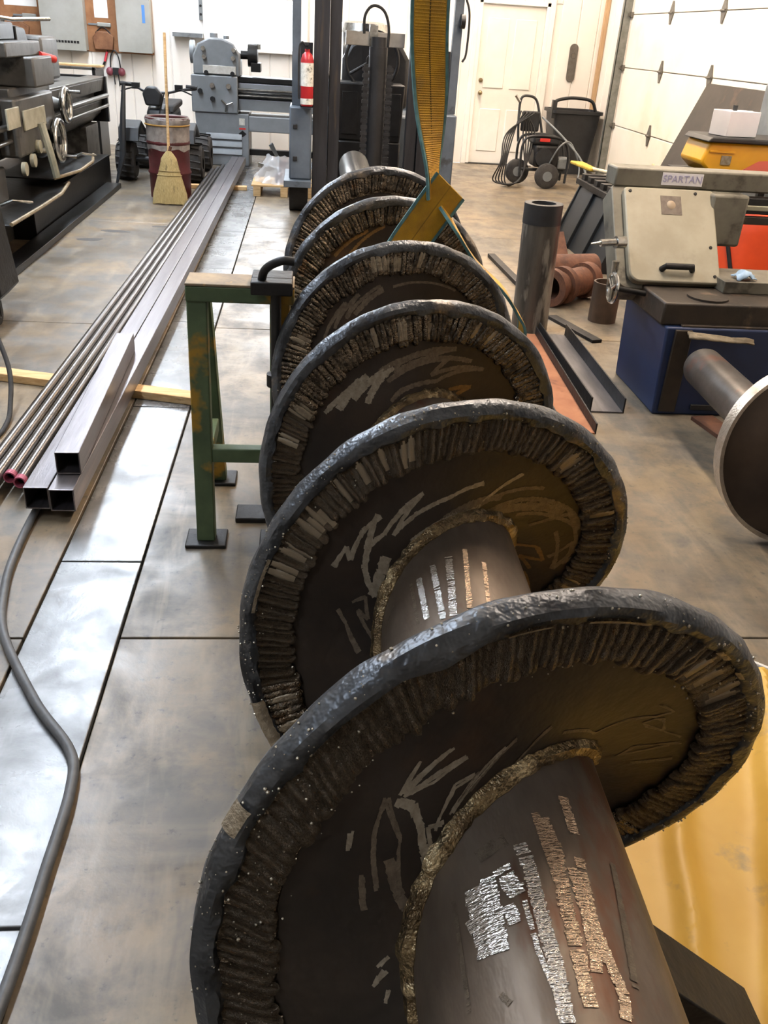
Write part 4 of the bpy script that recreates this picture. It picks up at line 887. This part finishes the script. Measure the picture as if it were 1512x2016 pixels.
# pallet with a wrapped part
P = thing('pallet', 'small pale wooden pallet beside the forklift', 'pallet', (-.25, 10.0, 0))
for k in range(5): B('deck_board', m_wood, P, (-.58, .12, 9.87+.12*k, 9.97+.12*k, .1, .12))
for x in (-.56, -.27, .02): B('stringer', m_wood, P, (x, x+.08, 9.87, 10.45, 0, .1))
Pr = thing('wrapped_impeller', 'bare metal impeller half wrapped in clear plastic on the small pallet', 'machine part', (-.25, 10.15, .12))
MB().lathe([(0, .12), (.12, .12), (.12, .2), (.07, .24), (.07, .34), (0, .34)], (-.22, 10.15, 0), n=24).build('hub', m_rust, Pr)
for a, tz in ((60, .5), (120, .55), (10, .3), (170, .35)):
    d = Vector((math.cos(R(a)), .1, math.sin(R(a)))); s_ = Vector((0, 1, 0)); p0 = Vector((-.22, 10.12, .24)); p1 = p0+d*.3
    MB().add([p0-s_*.03, p0+s_*.03+d.cross(s_)*.02, p1+s_*.05+d.cross(s_)*.04, p1-s_*.05-d.cross(s_)*.02, p0-s_*.03+Vector((0, .01, .006)), p0+s_*.03+Vector((0, .01, .01)), p1+s_*.05+Vector((0, .01, .01)), p1-s_*.05+Vector((0, .01, .006))], [(0, 1, 2, 3), (4, 7, 6, 5), (0, 3, 7, 4), (1, 5, 6, 2), (2, 6, 7, 3)]).build('blade', m_lgrey, Pr)
m_wrap = mat('clear_plastic', 'f2f2f4', rough=.15, alpha=.35, spec=.9)
g = MB(); vs = []; fc = []; nn_ = 26
for i in range(8):
    t_ = i/7; z = .125+.27*t_
    for j in range(nn_): a = R(150+200*j/(nn_-1)); k = (.31-.15*t_)*(1+.22*noise.noise((math.cos(a)*3, math.sin(a)*3, t_*4))); vs.append((-.25+k*math.cos(a), 10.15+k*.85*math.sin(a), z+.03*noise.noise((a*3, t_*3, 1))*t_))
for i in range(7):
    for j in range(nn_-1): fc.append((i*nn_+j, i*nn_+j+1, (i+1)*nn_+j+1, (i+1)*nn_+j))
g.add(vs, fc).build('plastic_wrap', m_wrap, Pr)
# ================================================================== right side of the shop
# trash bin
T = thing('trash_bin', 'black plastic trash bin with a grab handle in the far corner', 'bin', (3.75, 13.2, 0))
def rrect(cx, cy, a, b, n=6, r=.06):
    pts = []
    for sx, sy, a0 in ((1, 1, 0), (-1, 1, 90), (-1, -1, 180), (1, -1, 270)):
        for k in range(n+1): q = R(a0+90*k/n); pts.append((cx+sx*(a-r)+r*math.cos(q), cy+sy*(b-r)+r*math.sin(q)))
    return pts
def loft(mb, rings):
    n = len(rings[0]); vs = [p for q in rings for p in q]; fc = [(i*n+j, i*n+(j+1) % n, (i+1)*n+(j+1) % n, (i+1)*n+j) for i in range(len(rings)-1) for j in range(n)]
    fc += [tuple(range(n))]; return mb.add(vs, fc)
rg = lambda a, b, z: [(x, y, z) for x, y in rrect(3.77, 13.25, a, b)]
loft(MB(), [rg(.25, .22, 0), rg(.25, .22, .02), rg(.33, .27, .78), rg(.36, .30, .79), rg(.36, .30, .83), rg(.33, .27, .83), rg(.24, .21, .06)]).build('body', m_black, T)
MB().tube(smoothpath([(3.43, 13.05, .8), (3.44, 13.08, .92), (3.6, 13.15, .97), (3.8, 13.2, .98), (4.0, 13.2, .95), (4.08, 13.2, .82)]), .022, 10).build('grab_handle', m_black, T)
B('hinge_lug', m_black, T, (3.4, 3.46, 13.0, 13.08, .72, .95))
# pressure washer
W = thing('pressure_washer', 'black wheeled pressure washer with a looped hose near the white door', 'pressure washer', (3.0, 11.7, 0))
for x, y in ((3.05, 11.5), (2.74, 11.85)):
    w2 = MB().lathe([(.05, -.045), (.13, -.045), (.15, -.03), (.15, .03), (.13, .045), (.05, .045)], (0, 0, 0), 'y', 30)
    M = Matrix.Translation((x, y, .15)); w2.v = [M @ p for p in w2.v]; q = w2.build('wheel', m_tyre, W)
    MB().cyl((x, y-.05, .15), (x, y+.05, .15), .06).build('hub', m_lgrey, q)
MB().tube([(2.72, 11.68, .2), (3.3, 11.68, .2)], .02).tube(smoothpath([(2.72, 11.6, .12), (2.72, 11.6, .5), (2.85, 11.6, .6), (3.2, 11.6, .58), (3.32, 11.6, .4), (3.32, 11.6, .06)]), .016).tube(smoothpath([(2.72, 11.85, .12), (2.72, 11.85, .5), (2.85, 11.85, .6), (3.2, 11.85, .58), (3.32, 11.85, .4), (3.32, 11.85, .06)]), .016).build('frame', m_black, W)
B('engine', m_dark, W, (2.88, 3.2, 11.58, 11.9, .24, .5), bev=.03); MB().cyl((3.0, 11.55, .36), (3.0, 11.6, .36), .11, n=24).build('recoil_cover', m_black, W)
B('fuel_tank', m_black, W, (2.85, 3.2, 11.6, 11.88, .5, .6), bev=.03); B('badge', MATS['red_plastic'], W, (2.93, 3.06, 11.585, 11.6, .54, .58)); B('pump', m_lgrey, W, (3.2, 3.36, 11.62, 11.8, .22, .36), bev=.02)
MB().tube(smoothpath([(2.72, 11.9, .5), (2.70, 11.95, .8), (2.72, 12.0, 1.0), (2.82, 12.0, 1.03), (2.92, 12.0, .98), (2.98, 11.95, .78), (3.05, 11.9, .5)]), .016, 8).build('push_handle', m_black, W)
B('console', m_black, W, (2.74, 2.98, 11.93, 11.98, .62, .86), bev=.02); MB().cyl((2.70, 11.98, .96), (2.64, 11.98, 1.03), .02).build('nozzle', m_chrome, W)
for k in range(5):
    s_ = .038*k-.03; MB().tube(smoothpath([(2.74+s_, 11.85-s_, .86), (2.6-s_*.6, 11.75, .6), (2.52-s_*.7, 11.6-s_, .3), (2.5-s_, 11.55, .06), (2.62, 11.5-s_, .02+.01*k), (2.76, 11.55, .2), (2.78+s_, 11.8, .6), (2.76, 11.85, .85)]), .0095, 8).build('hose_loop', m_rubber, W)
MB().tube(smoothpath([(3.0, 11.9, .8), (3.2, 11.6, .62), (3.4, 11.35, .4), (3.48, 11.2, .2)]), .013, 8).build('spray_lance', m_lgrey, W); MB().tube(smoothpath([(3.05, 11.6, .2), (3.15, 11.45, .5), (3.3, 11.5, .55), (3.42, 11.4, .3), (3.4, 11.3, .1)]), .01, 8).build('hose_tail', m_lgrey, W)
# black bucket attachment with a push broom across it
Bk = thing('loader_bucket', 'black steel loader bucket with a ribbed edge standing on the floor', 'bucket', (2.75, 7.6, 0))
m_bk = mat('satin_black_paint', '1d2023', '16181a', 4, .45, .2)
y0, y1 = 6.95, 8.35
out = [(2.38, 0), (2.55, .46), (2.62, .56), (2.7, .56), (2.62, .44), (2.47, .03), (3.2, .03), (3.3, .5), (3.36, .5), (3.26, 0)]
MB().prism(out, y0, y1, 'y').build('shell', m_bk, Bk, bev=.008)
for y in (y0-.02, 7.42, 7.88, y1): MB().prism([(2.36, 0), (2.56, .52), (3.3, .5), (3.22, 0)] if y in (y0-.02, y1) else [(2.35, .0), (2.53, .48), (2.6, .46), (2.5, .0)], y, y+.025, 'y').build('side_plate', m_bk, Bk, bev=.004)
for k in range(7): B('edge_tooth', m_dark, Bk, (2.52, 2.78, 7.02+.19*k, 7.12+.19*k, .55, .60))
B('edge_bar', m_dark, Bk, (2.5, 2.6, y0, y1, .50, .55)); B('mount_frame', m_lgrey, Bk, (2.85, 2.93, 7.2, 8.5, .52, .6), (3.1, 3.2, 7.3, 8.4, .5, .58))
Pb = thing('push_broom', 'yellow-headed broom with a pale handle lying across the black bucket', 'broom', (2.9, 7.9, .6))
MB().tube([(2.64, 8.35, .63), (2.78, 7.0, .70)], .016, 10).build('handle', mat('pale_handle', 'dcc9a8', 'cbb48d', 9, .6), Pb)
MB().prism([(2.60, 8.3), (2.68, 8.32), (2.68, 8.8), (2.56, 8.85)], .61, .64).build('bristle_head', mat('yellow_bristle', 'c9a940', 'a98a2e', 30, .8, 0, .4), Pb, bev=.01)
# pipes standing and lying by the band saw
m_bp = mat('scaled_pipe', '66625b', '45423e', 5, .42, .6, .1, c3='99948a', s3=4, t3=.52, stretch=(2, 2, .4))
t = thing('pipe_offcut', 'tall dark steel pipe offcut standing on its end by the black bucket', 'pipe', (1.44, 5.36, 0))
MB().pipe((1.445, 5.36, 0), (1.43, 5.36, .77), .115, .075).build('pipe_wall', m_bp, t); MB().pipe((1.431, 5.36, .655), (1.43, 5.36, .772), .1165, .0745).build('painted_band', m_black, t)
t = thing('pipe_offcut', 'short brown pipe offcut standing on its end beside the rusty coupling', 'pipe', (2.0, 5.6, 0)); MB().pipe((2.0, 5.6, 0), (2.0, 5.6, .26), .092, .08).build('pipe_wall', mat('brown_pipe', '5d4c3f', '473a31', 8, .5, .4), t)
t = thing('pipe_coupling', 'rusty flanged pipe coupling lying on its side on the floor', 'coupling', (1.9, 6.1, 0))
MB().pipe((1.70, 5.9, .13), (2.06, 6.2, .13), .1, .08).build('body', m_rust, t); MB().pipe((1.70, 5.9, .13), (1.735, 5.93, .13), .13, .08).pipe((1.79, 5.975, .13), (1.83, 6.01, .13), .13, .08).build('flange', m_rust, t); MB().pipe((2.0, 6.15, .13), (2.06, 6.2, .13), .125, .08).build('flange', m_rust, t)
t = thing('pipe_coupling', 'smaller rusty pipe coupling lying behind the flanged one', 'coupling', (2.0, 6.5, 0)); MB().pipe((1.8, 6.45, .12), (2.2, 6.55, .12), .12, .09).build('body', m_rust, t)
t = thing('bent_plate', 'small rusty bent plate leaning on the black bucket', 'plate', (2.0, 6.8, 0)); MB().add(*bar((2.05, 6.75, .01), (2.0, 7.0, .3), .12, .012)).build('plate_body', m_rust, t)
def flatbar(label, a, b, w_=.05, h=.012, mm=m_dark, nm='flat_bar'):
    a, b = Vector((*a, 0)), Vector((*b, 0)); d = b-a; L = d.length; M = Matrix.Translation((a+b)/2) @ Matrix.Rotation(math.atan2(d.y, d.x), 4, 'Z')
    o = MB(M).box(-L/2, L/2, -w_/2, w_/2, 0, h).build(nm, mm, smooth=False, bev=.002); return tag(o, label, 'steel bar')
flatbar('dark flat steel bar on the floor running behind the tall pipe', (1.58, 7.4), (1.63, 6.2), .06, .03); flatbar('dark flat steel bar on the floor in front of the rusty coupling', (1.66, 5.62), (1.82, 5.1), .07, .02)
# steel channels
def channel(label, a, b, w_, h, m_i, m_o, tilt=0):
    a, b = Vector(a), Vector(b); d = b-a; L = d.length; M = Matrix.Translation((a+b)/2) @ Matrix.Rotation(math.atan2(d.y, d.x)-math.pi/2, 4, 'Z') @ Matrix.Rotation(tilt, 4, 'Y')
    t = thing('steel_channel', label, 'steel channel', tuple((a+b)/2), None)
    MB(M).box(-w_/2, w_/2, -L/2, L/2, 0, .008).build('web', m_i, t, smooth=False, bev=.002)
    for s_ in (-1, 1): MB(M).box(s_*w_/2-.004, s_*w_/2+.004, -L/2, L/2, 0, h).build('flange', m_o, t, smooth=False, bev=.002)
channel('steel channel with a rust-orange web lying open on the floor beside the auger', (1.37, 5.22, 0.001), (1.30, 3.68, .001), .17, .055, mat('orange_rust_face', 'a06a48', '8a5638', 5, .8, 0, .15, c3='6e4530', s3=4, t3=.6), m_dark)
channel('dark steel channel lying open on the floor between the rusty channel and the saw', (1.56, 5.22, .001), (1.525, 3.95, .001), .17, .08, m_steel, m_dark)
# band saw
m_sawc = mat('cream_saw_paint', 'a19a87', '938b78', 5, .5, .1, .05, c3='8a8474', s3=7, t3=.6, w3=.15); m_sawg = mat('dirty_saw_casting', '7b7668', '615c50', 5, .55, .2, .1, c3='47433a', s3=5, t3=.58)
m_blue = mat('blue_saw_paint', '1b2c50', '152341', 4, .5, .1); m_sawd = mat('grimy_saw_bed', '3d342b', '2a2520', 6, .55, .4, .2, c3='5a4a3c', s3=5, t3=.6)
Sw = thing('band_saw', 'horizontal band saw with a cream wheel cover on a blue base', 'band saw', (2.4, 4.3, 0))
MB().prism([(1.76, .0), (3.4, .0), (3.4, .45), (1.74, .45)], 3.95, 4.55, 'y').build('base_cabinet', m_blue, Sw, bev=.01)
B('corner_post', m_sawd, Sw, (1.785, 1.87, 3.935, 3.955, .02, .44)); B('base_slot', m_black, Sw, (1.95, 2.6, 3.94, 3.952, .03, .06))
B('saw_bed', m_sawd, Sw, (1.72, 3.4, 3.98, 4.75, .45, .56), bev=.01); B('bed_rail', m_sawd, Sw, (1.82, 3.4, 3.96, 4.0, .40, .46)); B('vise_jaw', m_sawg, Sw, (2.1, 3.2, 4.2, 4.5, .56, .62))
MB().cyl((1.98, 4.1, .5), (1.98, 4.1, .57), .1).build('pivot_boss', m_sawd, Sw)
# head: tilted back about the long axis; local x right, local y = up the slope, local z = out of the face
sl = math.atan2(.41, .34)
HM = Matrix.Translation((1.62, 4.30, .57)) @ Matrix.Rotation(sl, 4, 'X')
def rr2(x0, x1, z0, z1, rl=.06, rr_=.02):
    pts = []
    for cx_, cz_, a0, q in ((x1-rr_, z1-rr_, 0, rr_), (x0+rr_, z1-rr_, 90, rr_), (x0+rl, z0+rl, 180, rl), (x1-rr_, z0+rr_, 270, rr_)):
        for k in range(7): a = R(a0+15*k); pts.append((cx_+q*math.cos(a), cz_+q*math.sin(a)))
    return pts
MB(HM).prism(rr2(-.03, .50, -.02, .56), -.16, -.02).build('head_casting', m_sawg, Sw, bev=.006)
cv = MB(HM).prism(rr2(.02, .50, .0, .525), -.02, .025).build('wheel_cover', m_sawc, Sw, bev=.008)
MB(HM).box(.21, .32, .375, .48, .025, .027).build('maker_badge', mat('badge_brown', '6e6257', '5c5047', 40, .5), cv, smooth=False)
MB(HM).lathe([(0, .0285), (.022, .0285), (.024, .027)], (.265, .43, 0), n=16).build('badge_disc', mat('badge_centre', '94826c', rough=.5), cv)
MB(HM).tube([(.19, .07, .025), (.2, .07, .06), (.34, .07, .06), (.35, .07, .025)], .016, 10).build('pull_handle', m_dark, cv)
for x, y in ((.05, .50), (.4, .50), (.46, .2), (.47, .04)): MB(HM).lathe([(0, .03), (.008, .029), (.009, .025)], (x, y, 0), n=10).build('screw', m_dark, cv)
B('saw_arm', m_sawg, Sw, (1.60, 3.4, 4.66, 4.82, .98, 1.075), bev=.01)
lb = B('name_plate', mat('plate_offwhite', 'e6e2e4', rough=.5), Sw, (1.85, 2.07, 4.655, 4.66, 1.0, 1.06), bev=0)
cu = bpy.data.curves.new('lettering', 'FONT'); cu.body = 'SPARTAN'; cu.size = .05; cu.extrude = .001; cu.align_x = 'CENTER'; cu.align_y = 'CENTER'
to = bpy.data.objects.new('lettering_tmp', cu); col.objects.link(to); to.location = (1.96, 4.654, 1.03); to.rotation_euler = (R(90), 0, 0)
bpy.context.view_layer.update(); dg = bpy.context.evaluated_depsgraph_get(); me = bpy.data.meshes.new_from_object(to.evaluated_get(dg)); mw = to.matrix_world.copy(); bpy.data.objects.remove(to)
lt = MB(); lt.add([mw @ v.co for v in me.vertices], [tuple(p.vertices) for p in me.polygons]); lt.build('lettering', mat('blue_ink', 'a9a4c0', rough=.6), lb, smooth=False)
B('arm_block', m_sawg, Sw, (2.10, 2.3, 4.55, 4.8, .72, .98), bev=.015); B('blade_guide', m_dark, Sw, (2.3, 3.3, 4.62, 4.7, .88, .96)); B('guide_rod', m_cream, Sw, (2.28, 3.2, 4.6, 4.62, .90, .925)); B('guide_bracket', m_sawd, Sw, (2.28, 3.2, 4.6, 4.64, .83, .87))
MB().cyl((1.6, 4.35, .76), (1.55, 4.34, .76), .03).cyl((1.55, 4.34, .76), (1.47, 4.33, .755), .018).cyl((1.47, 4.33, .755), (1.42, 4.32, .75), .01, .004).build('tension_screw', m_chrome, Sw)
hw = MB().torus((1.545, 4.25, .555), .07, .01, 'x', 28, 8).build('vise_wheel', m_chrome, Sw)
for a in (30, 150, 270): MB().cyl((1.545, 4.25, .555), (1.545, 4.25+.068*math.cos(R(a)), .555+.068*math.sin(R(a))), .009, n=8).build('spoke', m_chrome, hw)
MB().cyl((1.55, 4.28, .62), (1.55, 4.28, .68), .015, .02, n=12).build('grip', m_chrome, hw); MB().cyl((1.545, 4.25, .555), (1.8, 4.25, .52), .014).build('vise_screw', m_dark, Sw)
# rags, orange drum behind the saw, yellow case, carton
g = MB(); vs = []; fc = []
for i in range(9):
    for j in range(5): u, v = i/8, j/4; vs.append((1.84+.34*u, 3.93-.04*v*(1-u*.5), .44+.012*noise.noise((u*4, v*3, 2))-.02*v-.03*u))
for i in range(8):
    for j in range(4): fc.append((i*5+j, i*5+5+j, i*5+6+j, i*5+1+j))
o = g.add(vs, fc).build('rag', mat('dirty_rag', '93866f', '6f6452', 12, .9, 0, .3)); s_ = o.modifiers.new('thick', 'SOLIDIFY'); s_.thickness = .008; tag(o, 'dirty beige rag hanging over the front edge of the saw bed', 'rag')
g = MB(); vs = []; fc = []
for i in range(8):
    for j in range(8): u, v = i/7-.5, j/7-.5; vs.append((2.22+.10*u, 4.26+.09*v, .632+.035*max(0, 1-3*(u*u+v*v))+.02*noise.noise((u*9, v*9, 1))))
for i in range(7):
    for j in range(7): fc.append((i*8+j, i*8+8+j, i*8+9+j, i*8+1+j))
o = g.add(vs, fc).build('paper_towel', mat('blue_towel', '9fb6cc', '86a0b8', 20, .9)); s_ = o.modifiers.new('thick', 'SOLIDIFY'); s_.thickness = .004; tag(o, 'crumpled light blue paper towel beside the cream saw cover', 'towel')
t = thing('orange_drum', 'bright orange plastic drum with a dark strap behind the band saw', 'drum', (2.95, 5.7, 0)); m_or = mat('orange_plastic', 'd84a1e', 'c23f17', 3, .4)
MB().lathe([(0, 0), (.28, 0), (.33, .04), (.34, .3), (.35, .34), (.34, .38), (.34, .62), (.30, .74), (.2, .78), (0, .78)], (3.03, 5.75, 0), n=40).build('body', m_or, t)
MB().tube([(3.03+.345*math.cos(R(200+k*2)), 5.75+.345*math.sin(R(200+k*2)), .72-.06*k/2) for k in range(0, 22)], .014, 8).build('strap', m_black, t)
B('lid_ring', m_dark, t, (2.9, 3.16, 5.62, 5.88, .78, .80))
t = thing('work_bench', 'low dark steel bench behind the band saw carrying the yellow case', 'bench', (3.2, 6.7, 0)); B('bench_top', m_dark, t, (2.76, 3.6, 6.2, 6.9, .80, .86))
for x in (2.8, 3.5):
    for y in (6.24, 6.82): B('leg', m_dark, t, (x, x+.05, y, y+.05, 0, .80))
t = thing('tool_case', 'yellow plastic tool case with a black lid behind the band saw', 'case', (3.2, 6.75, .86)); m_y = mat('yellow_plastic', 'd9a01c', 'cc9216', 3, .4)
MB().prism([(2.86, 1.07), (2.82, .93), (2.9, .865), (3.55, .865), (3.58, 1.07)], 6.45, 6.86, 'y').build('case_body', m_y, t, bev=.02)
MB().prism([(2.83, 1.07), (3.6, 1.07), (3.58, 1.105), (2.86, 1.105)], 6.42, 6.88, 'y').build('lid', m_black, t, bev=.01)
B('latch_recess', mat('dark_label', '6d5a3a', '8a8678', 30, .5), t, (2.965, 3.04, 6.443, 6.451, .925, .985), bev=0); MB().box(2.87, 3.06, 6.44, 6.452, 1.005, 1.015).build('moulded_rib', m_y, t)
MB().prism([(3.1, .872), (3.25, .96), (3.5, .98), (3.5, .872)], 6.445, 6.452, 'y').build('red_flash', mat('coral_plastic', 'd96a58', rough=.45), t)
t = thing('carton', 'white cardboard carton standing on the yellow case', 'carton', (3.07, 6.7, 1.105)); M = Matrix.Translation((3.085, 6.62, 1.107)) @ Matrix.Rotation(R(14), 4, 'Z')
MB(M).box(-.13, .13, -.1, .1, 0, .165).build('box', mat('white_card', 'e9e9ee', 'dedfe6', 3, .6), t, bev=.003); MB(M).box(-.045, -.02, -.02, .0, .165, .2).build('clip', m_black, t); MB(M).box(-.13, .13, -.008, .008, .165, .167).build('tape', mat('tape_white', 'f4f4f4', rough=.4), t)
# plate leaning on the overhead door
t = thing('steel_plate', 'large dark steel plate leaning against the overhead door', 'plate', (3.8, 8.9, 0))
pl = [(3.62, 9.78, .0), (3.62, 8.05, .0), (4.1, 8.05, 1.36), (4.1, 9.62, 1.36)]
g = MB(); g.add([Vector(p) for p in pl]+[Vector(p)+Vector((.012, 0, -.004)) for p in pl], [(0, 1, 2, 3), (4, 7, 6, 5), (0, 4, 5, 1), (1, 5, 6, 2), (2, 6, 7, 3), (3, 7, 4, 0)]).build('plate_sheet', mat('brown_black_plate', '4b443d', '39342f', 2, .55, .4, .05, c3='5a4a3e', s3=2, t3=.56), t, smooth=False)
o = MB().add(*bar((4.02, 7.95, .01), (4.17, 7.95, 1.42), .05, .03)).build('wood_batten', m_wood, bev=.003); tag(o, 'pale wooden batten standing against the overhead door beside the dark plate', 'batten')
o = MB().add(*bar((3.95, 10.0, .01), (4.17, 10.9, .34), .03, .2)).build('cardboard_strip', MATS['pale_handle'], bev=.003); tag(o, 'tan board leaning low against the overhead door', 'board')
# machine corner in front of the overhead door, right edge
o = B('machine_column', m_lgrey, None, (3.58, 3.9, 6.75, 7.3, 0, 1.45), bev=.02); tag(o, 'grey machine column at the right edge beside the yellow case', 'machine')
# second auger on the floor
m_ph = mat('heat_marked_shaft', '77726d', '5b5652', 6, .36, .75, .08, c3='7d5f55', s3=5, t3=.55); m_fl2 = mat('bare_flight', '4c4036', '382f28', 4, .5, .5, .1); m_rim2 = mat('ground_rim', 'c0b5a6', 'a89c8c', 30, .35, .7, .2)
A2 = thing('screw_auger', 'smaller screw auger with a bright ground rim on the floor by the blue saw base', 'screw auger', (2.0, 3.0, 0))
def ax2(y): return Vector((1.885+.05*(y-3.8), y, .312))
MB().tube([ax2(1.2), ax2(3.78), ax2(3.80)], [.092, .092, .086], 40).build('shaft', m_ph, A2)
def s2(f, r, h=0):
    a = R(f); er = Vector((math.sin(a), 0, math.cos(a))); return ax2(2.925+.5*f/360)+er*r+Vector((0, -h, 0))
for nm, rs, hh, mm in (('flight', (.085, .2, .29), .02, m_fl2), ('ground_rim', (.288, .294, .302), .055, m_rim2)):
    g = MB(); vs = []; fc = []; fr = list(range(-720, 91, 5)); k = len(rs)
    for f in fr:
        for h in (hh/2, -hh/2): vs += [s2(f, r, h) for r in rs]
    for i in range(len(fr)-1):
        b = i*2*k; c = b+2*k
        for j in range(k-1): fc += [(b+j, c+j, c+j+1, b+j+1), (b+k+j, b+k+j+1, c+k+j+1, c+k+j)]
        fc += [(b+k-1, c+k-1, c+2*k-1, b+2*k-1), (b, b+k, c+k, c)]
    for b in (0, (len(fr)-1)*2*k): fc.append(tuple(b+j for j in range(k))+tuple(b+2*k-1-j for j in range(k)))
    g.add(vs, fc).build(nm, mm, A2)
flatbar('long rusty floor plank under the shaft of the smaller auger', (2.0, 3.9), (2.12, 3.2), .12, .02, m_rust, 'plank')
# yellow tarpaulin with creases
m_tarp = mat('yellow_tarpaulin', 'cfa84c', 'c2983a', 2.5, .5, 0, .1, c3='978353', s3=6, t3=.58, w3=.12)
g = MB(); vs = []; fc = []; nx, ny = 110, 130
for i in range(nx+1):
    for j in range(ny+1):
        u, v = i/nx, j/ny; x = .70+1.4*u; y = .62+1.26*v
        z = .006+.04*math.exp(-(((x-1.02)-.42*(y-1.1))/.035)**2)+.026*math.exp(-(((x-.88)-.30*(y-1.3))/.03)**2)+.012*math.exp(-(((x-1.5)+.2*(y-1.0))/.05)**2)+.004*noise.noise((x*4, y*4, 1))+.002
        vs.append((x+.012*noise.noise((y*5, 0, 2)), y+.015*noise.noise((x*5, 0, 4)), z))
for i in range(nx):
    for j in range(ny): a = i*(ny+1)+j; fc.append((a, a+ny+1, a+ny+2, a+1))
o = g.add(vs, fc).build('tarpaulin', m_tarp); s_ = o.modifiers.new('thick', 'SOLIDIFY'); s_.thickness = .002; tag(o, 'creased yellow tarpaulin spread on the floor beside the near end of the auger', 'tarpaulin')
o = MB().tube([(1.22, 2.05, .03), (1.62, 1.66, .05)], .007, 8).build('welding_rod', mat('white_rod', 'dcd8d0', rough=.5)); tag(o, 'thin white rod on the floor along the tarpaulin edge', 'rod')
